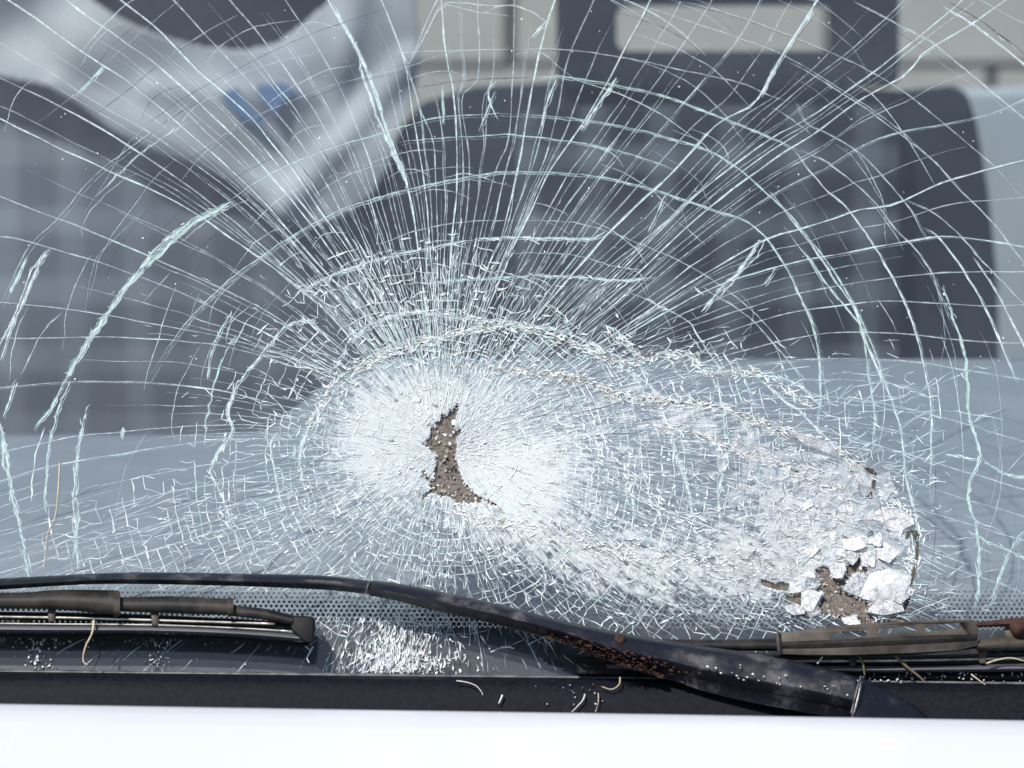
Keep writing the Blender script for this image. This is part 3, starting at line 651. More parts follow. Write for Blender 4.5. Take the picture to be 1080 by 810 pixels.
for s, (pts, w0, mi, jg) in enumerate(RG):
    L = plen(pts); n = max(6, int(L / 5)); p = jag(catmull(pts, n), jg, s)
    rb = Rib(); wl = wmod(p, w0, s + 400, .35 + .35 * jg, .09)
    e = max(2, n // 8)
    wl = [ww * min(1, (j + .5) / e, (n - j - .5) / e) for j, ww in enumerate(wl)]
    if mi in (5, 7): wl = [x * .8 for x in wl]
    if jg < .4: wl = [x * .8 for x in wl]
    rb.add(p, wl, mi=mi, depth=.002)
    if w0 >= 1.6 and mi != 8:
        q = [(x + random.gauss(0, .5) + 1.5, y + random.gauss(0, .5) + 2) for x, y in p]
        rb.add(q, [x * .35 for x in wl], off=-.001, mi=0)
    if jg >= .5 and mi != 8: splinter(rb, p, w0 * 1.2, mi, jg * (1.5 if mi in (5, 7) else .7))
    if w0 >= 1.2 and L > 90 and mi in (1, 2, 0) and jg < .5:
        q = [(x + 3.2, y + 2.6) for x, y in p]; rb.add(q, wmod(q, .6, s + 900), off=-.0045, mi=random.choice([3, 3, 4]))  # ring's reflection off the inner ply, painted as a thin parallel line
    rb.build('ring_crack', CM, ws)

# fine crazing nobody could count
def ring_r(x, y):
    return math.hypot((x - 478) / 1.0, (y - 478) / .86)
def dens(x, y):
    r = math.hypot((x - 480) / 1.25, y - 478); d = math.exp(-(r / 125) ** 2)
    d = max(d, .85 * gauss(x, y, 600, 580, 210, 60, 12), .8 * gauss(x, y, 850, 560, 110, 95), .65 * gauss(x, y, 700, 440, 150, 70), .55 * gauss(x, y, 260, 560, 170, 55, -12), .5 * gauss(x, y, 430, 660, 90, 50), .55 * gauss(x, y, 450, 330, 190, 70))
    return d
# many partial radials
for s in range(520):
    u = random.uniform(0, NK); p = radial(u)
    t0 = random.random() ** 1.4 * .62 + .03; L = random.uniform(.05, .22); a = int(t0 * NP); b = min(NP, a + max(3, int(L * NP)))
    q = p[a:b]; x, y = q[len(q) // 2]
    if random.random() > dens(x, y) * 1.3 + (.15 if y > 480 and x < 300 else .02): continue
    q = wob(q, 4, s + 30, .04); n = len(q)
    fine.add(q, [random.uniform(.6, 1.15) * math.sin(math.pi * (j + .4) / n) + .12 for j in range(n)], mi=random.choice([0, 2, 2, 2]), off=-.0005)
cnt = 0
UT = []
while cnt < 4800:                                        # slivers along the radials
    u = random.uniform(0, NK); p = radial(u); t = random.random() ** 1.25 * .85
    k = min(NP - 2, int(t * (NP - 1))); f = t * (NP - 1) - k
    x, y = p[k] * (1 - f) + p[k + 1] * f
    d = dens(x, y)
    if random.random() > d ** 1.25 or in_hole(x, y) or y > 712: continue
    dx, dy = p[k + 1] - p[k]; l = math.hypot(dx, dy) or 1; a = random.gauss(0, .14 if random.random() < .85 else .5)
    dx, dy = dx / l, dy / l; dx, dy = dx * math.cos(a) - dy * math.sin(a), dx * math.sin(a) + dy * math.cos(a)
    ln = random.uniform(4, 15) * (1.15 - .45 * d); w = random.uniform(.3, 1.25)
    j1, j2 = random.gauss(0, .5), random.gauss(0, .5)
    fine.add([(x - dx * ln / 2, y - dy * ln / 2), (x + j1, y + j2), (x + dx * ln / 2, y + dy * ln / 2)], [.12, w, .12],
             off=random.uniform(-.0006, .0012), mi=random.choice([0, 0, 5, 5, 2, 1 if random.random() < .3 else 6]), lean=random.uniform(-.9, .9)); cnt += 1
# the net of small cells: rings of joints, each joint tied outward, inward and sideways
def netd(x, y):
    r = math.hypot((x - 480) / 1.3, y - 478)
    return max(math.exp(-(r / 195) ** 2), .95 * gauss(x, y, 620, 570, 260, 75, 10), .9 * gauss(x, y, 850, 540, 130, 130), 1.0 * gauss(x, y, 700, 430, 220, 90, 8), 1.05 * gauss(x, y, 680, 510, 190, 75), .95 * gauss(x, y, 800, 480, 120, 70), 1.0 * gauss(x, y, 230, 560, 210, 75, -10), .95 * gauss(x, y, 385, 640, 110, 55), .5 * gauss(x, y, 930, 480, 110, 170), .7 * gauss(x, y, 440, 670, 90, 50), .62 * gauss(x, y, 450, 320, 190, 90), .85 * gauss(x, y, 600, 640, 370, 45, 2))
LEN = [np.r_[0, np.cumsum(np.hypot(*np.diff(k, axis=0).T))] for k in KP]
def at_r(u, r):
    i = int(u) % NK; a = u - int(u); j = (i + 1) % NK
    q = [np.array((np.interp(r, LEN[m_], KP[m_][:, 0]), np.interp(r, LEN[m_], KP[m_][:, 1]))) for m_ in (i, j)]
    return q[0] * (1 - a) + q[1] * a
rr_, prev = 16.0, None
net_n = 0
while rr_ < 560:
    # angles spread evenly in picture space: walk round the ring
    ring = []; u = random.random() * .3; base = [at_r(v, rr_) for v in np.linspace(0, NK, 240, endpoint=False)]
    seg = [math.hypot(*(base[(k + 1) % 240] - base[k])) for k in range(240)]; cum = np.r_[0, np.cumsum(seg)]
    spc = 4.3 + rr_ * .020; pos = 0
    while pos < cum[-1]:
        v = np.interp(pos, cum, np.linspace(0, NK, 241)); v = min(v, NK - 1e-3)
        wobr = 1 + .05 * noise.noise(Vector((math.cos(v * .11) * 1.5, math.sin(v * .11) * 1.5, rr_ * .02)))
        q = at_r(v, rr_ * wobr * (1 + .10 * (math.cos(2 * math.pi * v / NK)))); ring.append((v, q[0] + random.gauss(0, .9), q[1] + random.gauss(0, .9)))
        pos += spc * random.uniform(.45, 1.6)
    strong = random.random() < .35
    for k in range(len(ring)):
        v, x, y = ring[k]
        if not (-10 < x < 1090 and 200 < y < 706) or in_hole(x, y): continue
        d0 = netd(x, y); d0 = d0 * min(1, max(0, (d0 - .16) / .3))
        d = d0 * (.75 + .5 * (.5 + noise.noise(Vector((x * .018, y * .018, 7)))))
        # sideways tie
        v2, x2, y2 = ring[(k + 1) % len(ring)]
        if math.hypot(x2 - x, y2 - y) < 24 and (.5 + .9 * noise.noise(Vector((x * .035, y * .035, rr_ * 1.7)))) < d * (1.15 if strong else .6) and d > .08:
            w_ = random.uniform(.4, 1.5) * (1.5 if strong and random.random() < .5 else 1)
            fine.add([(x, y), ((x + x2) / 2 + random.gauss(0, .5), (y + y2) / 2 + random.gauss(0, .5)), (x2, y2)], [w_ * .6, w_, w_ * random.uniform(.2, .8)], off=random.uniform(-.0007, .0007), mi=random.choice([0, 0, 5, 2, 1]), lean=random.uniform(-.8, .8)); net_n += 1
        if prev:
            m_ = min(prev, key=lambda e: (e[1] - x) ** 2 + (e[2] - y) ** 2) if len(prev) < 40 else None
            if m_ is None:
                c0 = int(k / len(ring) * len(prev)); cand = [prev[(c0 + o_) % len(prev)] for o_ in range(-14, 15)]
                m_ = min(cand, key=lambda e: (e[0] - v) ** 2 * 9 + ((e[1] - x) ** 2 + (e[2] - y) ** 2) * .01)
            if math.hypot(m_[1] - x, m_[2] - y) < 28 and (.5 + .9 * noise.noise(Vector((v * 4.1, rr_ * .012, 3)))) < min(.97, d * 1.6) and d > .08 and not in_hole(m_[1], m_[2]):
                w_ = random.uniform(.3, 1.15)
                fine.add([(x, y), ((x + m_[1]) / 2 + random.gauss(0, .4), (y + m_[2]) / 2 + random.gauss(0, .4)), (m_[1], m_[2])], [w_ * .7, w_, w_ * .7], off=random.uniform(-.0007, .0006), mi=random.choice([0, 0, 5, 2, 2]), lean=random.uniform(-.8, .8)); net_n += 1
        if d > .2 and random.random() < d * .08:                   # a chip at the joint
            a = random.uniform(0, 3.14); ln = random.uniform(1.5, 4)
            fine.add([(x - ln * math.cos(a), y - ln * math.sin(a)), (x, y), (x + ln * math.cos(a), y + ln * math.sin(a))], [.3, random.uniform(1.2, 3), .3], off=.0005, mi=5, lean=random.uniform(-.8, .8))
    prev = ring; rr_ += (5.0 + rr_ * .016) * random.uniform(.75, 1.3)
print('net', net_n)
for s in range(150):                                    # faint arcs between the strong ones
    r0 = random.uniform(190, 620); u0 = random.uniform(3, 44); n = random.randint(8, 22); sp = random.uniform(1.2, 5)
    p = [at_r(min(NK - .01, u0 + sp * k / n), r0 * (1 + .02 * math.sin(k * .2))) for k in range(n)]
    if all(not (0 < q[0] < 1080 and 0 < q[1] < 600) for q in p): continue
    w_ = random.uniform(.45, 1.1); wl = [w_ * random.uniform(.6, 1.2) * math.sin(math.pi * (k + .5) / n) + .1 for k in range(n)]
    fine.add(jag(p, .3, s + 600), wl, mi=random.choice([0, 2, 2, 3, 4]))
# short pieces of the many broken rings
for r0 in [50, 86, 122, 146, 170, 196, 224, 256]:
    th = 0
    while th < 2 * math.pi:
        rr = r0 * (1 + .05 * noise.noise(Vector((math.cos(th) * 2, math.sin(th) * 2, r0)))) + random.gauss(0, 2.5)
        st = random.uniform(5, 13); cx = 475 + .20 * rr
        x = cx + rr * 1.18 * math.cos(th); y = 478 + rr * .88 * math.sin(th)
        d = dens(x, y)
        if random.random() < min(.8, d * 1.0 + (.10 if y < 480 and r0 < 200 else 0)) and y < 705 and not in_hole(x, y):
            a = th + math.pi / 2 + random.gauss(0, .3); ln = st * random.uniform(.6, 1.3)
            dx, dy = math.cos(a) * 1.1, math.sin(a) * .9
            fine.add([(x - dx * ln / 2, y - dy * ln / 2), (x + random.gauss(0, .8), y + random.gauss(0, .8)), (x + dx * ln / 2, y + dy * ln / 2)], [.3, random.uniform(.9, 2.8), .3], off=random.uniform(-.0004, .001), mi=random.choice([0, 0, 1, 5, 5]), lean=random.uniform(-.7, .7))
        th += st / max(30, rr * 1.05)
# net of cracks on the right, between the traced rings
for _ in range(170):
    x = random.gauss(930, 62); y = random.uniform(385, 650)
    if in_hole(x, y): continue
    a = random.choice([-.5, -.35, .25, .35, -.2]) + random.gauss(0, .12) + (.15 if y > 500 else -.1); ln = random.uniform(12, 52)
    p = [(x + math.cos(a) * ln * (k / 4 - .5), y + math.sin(a) * ln * (k / 4 - .5) + random.gauss(0, .7)) for k in range(5)]
    fine.add(p, [.2, random.uniform(.5, 1.4), random.uniform(.6, 1.8), random.uniform(.5, 1.2), .25], mi=random.choice([0, 1, 2, 2]))
# parallel hairlines low on the left and right
for _ in range(260):
    if random.random() < .62: x, y, a = random.uniform(-10, 330), random.uniform(505, 640), -.33
    else: x, y, a = random.uniform(560, 1000), random.uniform(560, 670), .42
    a += random.gauss(0, .06); ln = random.uniform(25, 110)
    if x < 330 and y < 560 and random.random() < .5: continue
    p = [(x + math.cos(a) * ln * (k / 6 - .5), y + math.sin(a) * ln * (k / 6 - .5) + (k - 3) ** 2 * random.uniform(-.1, .1)) for k in range(7)]
    fine.add(p, [.15, .5, .8, random.uniform(.5, 1), .8, .5, .15], mi=random.choice([0, 2, 2, 3, 4]))
# across the black border
for _ in range(85):
    x = random.choice([random.uniform(0, 330), random.gauss(425, 45), random.uniform(500, 700)]); y = random.uniform(640, 708)
    a = math.atan2(y - 475, x - 470) + random.gauss(0, .15) if x > 330 else -.75 + random.gauss(0, .2); ln = random.uniform(8, 34)
    p = [(x + math.cos(a) * ln * (k / 3 - .5), y + math.sin(a) * ln * (k / 3 - .5) + random.gauss(0, .6)) for k in range(4)]
    fine.add([q for q in p if q[1] < 711] if sum(q[1] < 711 for q in p) > 2 else p[:2], [.2, random.uniform(.5, 1.2), random.uniform(.4, 1), .2], mi=random.choice([0, 2, 3, 6]))
for _ in range(380):
    y = 712 - abs(random.gauss(0, 32)); x = random.gauss(415, 26) + (y - 690) * -.25 + (random.random() < .35) * random.uniform(-60, 20)
    if y < 600: continue
    a = math.atan2(y - 475, x - 470) + random.gauss(0, .3); ln = random.uniform(4, 13); dx, dy = math.cos(a), math.sin(a)
    if y + ln * .5 > 712: y = 712 - ln * .5
    fine.add([(x - dx * ln / 2, y - dy * ln / 2), (x + random.gauss(0, .5), y), (x + dx * ln / 2, y + dy * ln / 2)], [.12, random.uniform(.3, 1.3), .12], off=random.uniform(-.0006, .001), mi=random.choice([0, 0, 5, 2, 6]), lean=random.uniform(-.9, .9))
# dark hairlines: internal reflections and shadows of the cracks, painted as lines
for _ in range(420):
    u = random.uniform(0, NK); p = radial(u); t0 = random.uniform(.1, .55); a = int(t0 * NP); q = p[a:a + random.randint(3, 6)]; x, y = q[0]
    if dens(x, y) < .25 and random.random() < .8: continue
    fine.add(wob(q, 3, _, .05), [.2] + [random.uniform(.4, .9)] * (len(q) - 2) + [.2], off=random.uniform(-.0015, .0006), mi=4)
o = fine.build('fine_cracks', CM, ws); tag(o, kind='stuff')

# crushed glass: small irregular facets, thickest round the blows
def facet(V, F, x, y, s, off, tilt, el=1.0, rot=0, thick=.0006, n=None):
    n = n or random.choice([3, 4, 4, 5]); base = len(V); a0 = random.uniform(0, 6.28)
    tx, ty = random.gauss(0, tilt), random.gauss(0, tilt); ca, sa = math.cos(rot), math.sin(rot); P2 = []
    for k in range(n):
        a = a0 + 2 * math.pi * (k + random.uniform(-.25, .25)) / n; r = s * random.uniform(.6, 1.15)
        ux, uy = r * math.cos(a) * el, r * math.sin(a); P2.append((ux * ca - uy * sa, ux * sa + uy * ca))
    for ux, uy in P2: V.append(G(x + ux, y + uy, off + (ux * tx + uy * ty) * .0006))
    for ux, uy in P2: V.append(G(x + ux * .96, y + uy * .96, off - thick + (ux * tx + uy * ty) * .0006))
    F.append(tuple(base + k for k in range(n))[::-1])
    for k in range(n):
        k2 = (k + 1) % n; F.append((base + k, base + k2, base + n + k2, base + n + k))
    return n + 1
V = []; F = []; mi = []
cnt = 0
while cnt < 3000:
    x = random.uniform(180, 1010); y = random.uniform(310, 708); c = craze(x, y)
    if random.random() > c ** 2.2 or in_hole(x, y): continue
    th = math.atan2(y - 475, x - 470)
    big = gauss(x, y, 870, 560, 90, 80)
    nf = facet(V, F, x, y, random.uniform(.45, 1.1) + 1.8 * big * random.random(), random.uniform(-.0010, .0004), .35, random.uniform(1.5, 4) if big < .4 else 1.2, th)
    mi += [random.choice([0, 0, 0, 1, 1, 2 if random.random() < .35 else 0])] * nf; cnt += 1
o = mesh('crushed_glass', V, F, [M['shard'], M['shard_grey'], M['shard_warm']], ws); o.data.polygons.foreach_set('material_index', mi); tag(o, kind='stuff')

# bare dirty patches where the glass has fallen out
def patch(poly, gap=False):
    V = []; F = []
    grow = 0 if gap else 1.3; mxx = sum(x for x, y in poly) / len(poly); myy = sum(y for x, y in poly) / len(poly)
    # rough surface: fill a small grid clipped to the outline, plus the outline itself
    dense = []
    for i in range(len(poly)):
        a, b = poly[i], poly[(i + 1) % len(poly)]; n = max(1, int(math.hypot(b[0] - a[0], b[1] - a[1]) / 2.5))
        for k in range(n): dense.append((a[0] + (b[0] - a[0]) * k / n + random.gauss(0, .35), a[1] + (b[1] - a[1]) * k / n + random.gauss(0, .35)))
    tri = geometry.tessellate_polygon([[Vector((x, -y, 0)) for x, y in dense]])
    n = len(dense)
    for x, y in dense: V.append(G(x, y, (-.0030 if not gap else .0007) + .0006 * random.random()))
    for x, y in dense: V.append(G(x, y, -.005))
    for a, b, c in tri: F.append((a, b, c))
    for i in range(n): F.append((i, (i + 1) % n, n + (i + 1) % n, n + i))
    o = mesh('bare_patch', V, F, M['brown'], ws)
    bm = bmesh.new(); bm.from_mesh(o.data); bmesh.ops.recalc_face_normals(bm, faces=bm.faces); bm.to_mesh(o.data); bm.free()
    return o
for h in HOLES: patch(h)
for h in (H7, H8):
    o = patch(h, True); o.name = 'open_gap'; o.data.materials[0] = M['gap']
V = []; F = []; mi = []
for h in (H1, H2):                                       # grit and crumbs lying on the patches
    x0, x1 = min(p[0] for p in h), max(p[0] for p in h); y0, y1 = min(p[1] for p in h), max(p[1] for p in h); c = 0
    while c < (190 if h is H1 else 110):
        x, y = random.uniform(x0, x1), random.uniform(y0, y1)
        if not inside(x, y, h): continue
        nf = facet(V, F, x, y, random.choice([.5, .8, 1.1, 1.6, 2.2]) * random.uniform(.7, 1.2), -.0018, .6, 1.3, random.uniform(0, 3), .001); mi += [random.choice([0, 0, 0, 1, 2, 2])] * nf; c += 1
o = mesh('grit', V, F, [M['stone'], M['shard'], M['gap']], ws); o.data.polygons.foreach_set('material_index', mi); tag(o, kind='stuff')

over = Rib()                                             # splinters lying over the crust and along the torn ridges
def ridge(pts, n, sp, ms):
    p = catmull(pts, 60)
    for _ in range(n):
        k = random.randrange(58); x, y = p[k]; a = math.atan2(p[k + 1][1] - y, p[k + 1][0] - x) + random.gauss(0, .45); x += random.gauss(0, sp); y += random.gauss(0, sp); ln = random.uniform(3, 11)
        if in_hole(x, y): continue
        over.add([(x - math.cos(a) * ln / 2, y - math.sin(a) * ln / 2), (x + random.gauss(0, .6), y + random.gauss(0, .6)), (x + math.cos(a) * ln / 2, y + math.sin(a) * ln / 2)], [.2, random.uniform(.7, 2.4), .2], off=random.uniform(.0002, .0014), mi=random.choice(ms), lean=random.uniform(-.9, .9))
ridge([(330, 445), (352, 405), (400, 378), (450, 360), (500, 348), (540, 345), (590, 356), (640, 378), (690, 392)], 420, 3.2, [0, 5, 5, 7, 1])
ridge([(520, 390), (580, 395), (620, 402), (660, 420), (700, 422), (760, 430), (800, 445), (850, 464), (895, 483), (922, 520)], 420, 3.4, [0, 5, 5, 7, 7])
ridge([(640, 345), (680, 378), (700, 373), (730, 378), (748, 392), (800, 395), (860, 430)], 200, 3, [0, 5, 7, 1])
ridge([(690, 448), (730, 455), (765, 472), (810, 486), (860, 505), (900, 520)], 190, 3, [0, 5, 7])
ridge([(480, 535), (560, 555), (660, 580), (760, 590), (830, 600)], 320, 7, [0, 5, 7, 6])
ridge([(925, 520), (960, 545), (965, 590), (950, 640)], 150, 4, [0, 5, 1])
ridge([(600, 440), (640, 480), (700, 540), (760, 560)], 160, 9, [0, 5, 2])
for _ in range(1500):
    x, y = random.gauss(860, 62), random.gauss(560, 55)
    if in_hole(x, y) or y > 668 or x > 1000: continue
    a = random.choice([.35, -.3, 1.5, .1]) + random.gauss(0, .3); ln = random.uniform(3, 15)
    over.add([(x - math.cos(a) * ln / 2, y - math.sin(a) * ln / 2), (x + random.gauss(0, .8), y + random.gauss(0, .8)), (x + math.cos(a) * ln / 2, y + math.sin(a) * ln / 2)], [.15, random.uniform(.3, 1.4), .15], off=random.uniform(.0008, .0018), mi=random.choice([0, 5, 2, 6, 4]), lean=random.uniform(-.9, .9))
for _ in range(330):                                     # the spill of splinters at the foot of the glass
    y = 710 - abs(random.gauss(0, 28)); x = 428 + random.gauss(0, 26) * (.5 + random.random()) - (710 - y) * .35
    a = math.atan2(y - 500, x - 455) + random.gauss(0, .4); ln = random.uniform(3, 14)
    if y + ln / 2 > 711 or y < 630: continue
    over.add([(x - math.cos(a) * ln / 2, y - math.sin(a) * ln / 2), (x + random.gauss(0, .6), y), (x + math.cos(a) * ln / 2, y + math.sin(a) * ln / 2)], [.2, random.uniform(.7, 2.8), .2], off=random.uniform(.0003, .002), mi=random.choice([0, 5, 6]), lean=random.uniform(-.9, .9))
for h in (H1, H2):                                       # ragged rims of the holes
    for i in range(len(h)):
        a0, b0 = h[i], h[(i + 1) % len(h)]; L = math.hypot(b0[0] - a0[0], b0[1] - a0[1])
        for _ in range(int(L / 2.2) + 1):
            f = random.random(); x = a0[0] + (b0[0] - a0[0]) * f + random.gauss(0, .8); y = a0[1] + (b0[1] - a0[1]) * f + random.gauss(0, .8); a = random.uniform(0, 3.14); ln = random.uniform(1.5, 6)
            over.add([(x - math.cos(a) * ln / 2, y - math.sin(a) * ln / 2), (x, y), (x + math.cos(a) * ln / 2, y + math.sin(a) * ln / 2)], [.3, random.uniform(.7, 2.4), .3], off=random.uniform(-.0012, .0006), mi=random.choice([0, 5, 6, 7]), lean=random.uniform(-.9, .9), force=True)
o = over.build('splinters', CM, ws); tag(o, kind='stuff')
# the larger flakes, each a piece that could be picked off
fl = 0
def flake(x, y, s, lift=.0012, tilt=.3, el=1.25, n=None, m='flake'):
    V = []; F = []; facet(V, F, x, y, s, lift, tilt, el, random.uniform(-.6, .6), .0012, n)
    return mesh('glass_flake', V, F, M[m], ws)
def flake_poly(pts, lift=.0022, m='flake'):
    n = len(pts); tx, ty = random.gauss(0, .5), random.gauss(0, .5); cx = sum(p[0] for p in pts) / n; cy_ = sum(p[1] for p in pts) / n
    V = [G(x, y, lift + ((x - cx) * tx + (y - cy_) * ty) * .00022) for x, y in pts] + [G(x, y, lift - .0012) for x, y in pts]
    F = [tuple(range(n))[::-1]] + [(k, (k + 1) % n, n + (k + 1) % n, n + k) for k in range(n)]
    return mesh('glass_flake', V, F, M[m], ws)
for q in ([(396, 568), (388, 535), (405, 515), (428, 500), (440, 512), (446, 545), (435, 572), (410, 574)], [(445, 505), (440, 480), (470, 470), (495, 478), (488, 508), (470, 527)],
          [(434, 615), (452, 588), (480, 556), (515, 560), (530, 580), (500, 640), (470, 630)], [(495, 640), (530, 560), (600, 540), (660, 545), (682, 570), (650, 640), (600, 672), (545, 670)],
          [(500, 530), (500, 488), (525, 475), (552, 500), (548, 535)], [(560, 660), (600, 650), (640, 655), (655, 690), (610, 700), (575, 705), (520, 692), (535, 672)],
          [(615, 610), (680, 600), (672, 640), (640, 665), (612, 650)], [(245, 600), (240, 570), (290, 560), (330, 545), (338, 572), (305, 568), (300, 600), (345, 602), (285, 622), (245, 628)],
          [(287, 625), (320, 612), (362, 628), (328, 692), (290, 690), (287, 660)], [(235, 690), (225, 672), (265, 662), (300, 680), (300, 700), (260, 705)],
          [(430, 715), (480, 702), (498, 738), (470, 742), (440, 735)], [(300, 520), (340, 515), (360, 525), (335, 540), (330, 560), (300, 560)],
          [(570, 320), (640, 330), (680, 350), (690, 380), (650, 400), (640, 430), (600, 430), (590, 380)], [(430, 430), (500, 430), (520, 460), (480, 475), (440, 470)],
          [(555, 440), (600, 450), (640, 480), (600, 520), (560, 500)], [(500, 180), (540, 195), (535, 250), (500, 240), (480, 215)], [(230, 40), (330, 70), (400, 90), (470, 140), (500, 178), (440, 150), (360, 120), (290, 90)]):
    flake_poly(zz(q, 3.375, 760, 440), m='flake' if fl < 16 and fl % 4 != 3 else 'flake_clear'); fl += 1
# the crust round the second blow: cells that fit together, each tipped its own way
seeds = []
tries = 0
while len(seeds) < 225 and tries < 40000:
    tries += 1
    x, y = random.gauss(868, 52), random.gauss(558, 52)
    if random.random() < .18: x, y = random.uniform(740, 830), random.gauss(485 + (785 - x) * .1, 28)
    if y > 662 or y < 445 or x > 972 or x < 730: continue
    if y < 430 + (x - 700) * .28 and x < 900: continue
    if x > 925 and y < 500: continue
    if all((x - a) ** 2 + ((y - b) * 1.15) ** 2 > (rad0 := random.choice([5, 7, 9.5, 13, 16])) ** 2 for a, b in seeds): seeds.append((x, y))
def cell(i):
    sx, sy = seeds[i]; P_ = [(sx + 22 * math.cos(t), sy + 22 * math.sin(t)) for t in np.linspace(0, 2 * math.pi, 9)[:-1] + random.random()]
    for j, (ox, oy) in enumerate(seeds):
        if j == i or abs(ox - sx) > 45 or abs(oy - sy) > 45: continue
        mx_, my_ = (sx + ox) / 2, (sy + oy) / 2; nx_, ny_ = ox - sx, oy - sy; out = []
        for k in range(len(P_)):
            a, b = P_[k], P_[(k + 1) % len(P_)]; da = (a[0] - mx_) * nx_ + (a[1] - my_) * ny_; db = (b[0] - mx_) * nx_ + (b[1] - my_) * ny_
            if da <= 0: out.append(a)
            if (da <= 0) != (db <= 0): f = da / (da - db); out.append((a[0] + (b[0] - a[0]) * f, a[1] + (b[1] - a[1]) * f))
        P_ = out
        if len(P_) < 3: return None
    if max(math.hypot(x - sx, y - sy) for x, y in P_) > 20: return None
    return P_
for i in range(len(seeds)):
    c = cell(i)
    if not c: continue
    sx, sy = seeds[i]
    edge_ = max((850 - sx) / 120, (500 - sy) / 110, (sx - 925) / 70)
    if random.random() < edge_ * .9 + .35 * noise.noise(Vector((sx * .03, sy * .03, 5))): continue
    if sum(in_hole(x * .7 + sx * .3, y * .7 + sy * .3) for x, y in c) + 2 * in_hole(sx, sy) > 1: continue
    q = [(sx + (x - sx) * .97 + random.gauss(0, .3), sy + (y - sy) * .97 + random.gauss(0, .3)) for x, y in c]
    flake_poly(q, random.uniform(.0003, .0006), 'flake' if random.random() < .03 + .55 * gauss(sx, sy, 905, 600, 55, 45) else 'flake_clear'); fl += 1
for _ in range(28):
    x, y = random.gauss(470, 45), random.gauss(480, 40)
    if not (in_hole(x + 3, y) or in_hole(x - 3, y) or in_hole(x, y)): flake(x, y, random.uniform(1.5, 3), .001, .35, 1.5)

# ------------------------------------------------------------------ foot of the glass: seal, black trim, bonnet
def line(pts, x): return float(np.interp(x, [p[0] for p in pts], [p[1] for p in pts]))
TR_T = [(-700, 706), (0, 709), (360, 713), (600, 715.5), (1080, 722), (1800, 733)]
TR_B = [(-700, 733), (0, 742), (360, 748), (700, 753), (1080, 759.5), (1800, 770)]
sample = list(range(-700, 1801, 50))
tt = [(x, line(TR_T, x)) for x in sample]; tb = [(x, line(TR_B, x) + 14) for x in sample]
tr = bar('cowl_trim', tt, tb, -.012, .030, M['trim'], car, 120, [(0, 0), (0, .62), (.03, .80), (.08, .90), (.2, .97), (.5, 1.0), (1, 1.0), (1, 0)]); tag(tr, 'black plastic strip along the foot of the windscreen')
bar('glass_seal', [(x, y - 3.2) for x, y in tt], [(x, y + .8) for x, y in tt], -.004, .009, M['seal'], car, 120)
def bonnet():
    xs3 = np.linspace(-700, 1800, 90); V = []; rows = [(.010, -.03), (.004, -.012), (.0012, -.004), (0, 0)]
    fr = np.r_[np.linspace(.006, .12, 8), np.linspace(.2, 1.0, 14)]
    for x in xs3:
        e = P(x, line(TR_B, x), -.185)
        for dy, dz in rows: V.append(e + Vector((0, dy, dz)))
        for d in fr:
            V.append(e + Vector((0, -d, .0035 * (1 - math.exp(-d / .012)) - math.tan(R(3.2)) * d - .10 * d ** 3)))
    n = len(rows) + len(fr)
    F = [(i * n + j, i * n + j + 1, (i + 1) * n + j + 1, (i + 1) * n + j) for i in range(len(xs3) - 1) for j in range(n - 1)]
    o = mesh('bonnet', V, F, M['paint_white'], car, True)
    s = o.modifiers.new('thick', 'SOLIDIFY'); s.thickness = .001; return o
tag(bonnet(), 'smooth white bonnet')

# ------------------------------------------------------------------ wipers
wa = empty('wiper', G(960, 752, .02, False), car); tag(wa, 'long chipped black wiper arm lying across the glass with its blade at left')
top = [(393, 612), (420, 615.5), (450, 621), (520, 636), (600, 656), (660, 668), (720, 678), (800, 690), (860, 702), (905, 714)]
bot = [(389, 628), (420, 634), (450, 642), (500, 653), (560, 668), (600, 680), (640, 697), (700, 715), (770, 736), (895, 760)]
arm_prof = [(0, 0), (0, .45), (.06, .72), (.16, .86), (.30, .92), (.52, 1), (.60, .92), (.72, .62), (.90, .42), (1, .34), (1, 0)]
bar('arm', top, bot, .010, .020, M['arm'], wa, 90, arm_prof, lift=lambda t: .010 * t)
bar('arm_rod', [(-300, 628), (-120, 618), (0, 610), (60, 607), (110, 604.5), (160, 603.5), (260, 605), (340, 607), (397, 613.5)], [(-300, 641), (-120, 630), (0, 622), (60, 618), (110, 616), (180, 616.5), (260, 618.5), (340, 622), (393, 627)], .014, .012, M['arm'], wa, 70,
    [(0, 0), (0, .5), (.12, .85), (.35, 1), (.6, .95), (.8, .6), (1, .4), (1, 0)])
tube('crimp', [(391, 612.5, .001), (388, 618, .003), (386, 627, 0)], .0008, .0245, M['seal'], wa, 8)
tube('arm_knuckle_edge', [(908, 713, .002), (903, 730, .004), (898, 752, 0)], .0006, .0400, M['seal'], wa, 8)
plate('pivot_cover', [(907, 713), (925, 723), (945, 733), (965, 744), (985, 762), (1000, 775), (900, 775), (896, 758), (902, 735)], [], lambda x, y: G(x, y, .012, False), lambda x, y: G(x, y, .038 - .00022 * max(0, x - 905), False), M['arm'], wa, .003)
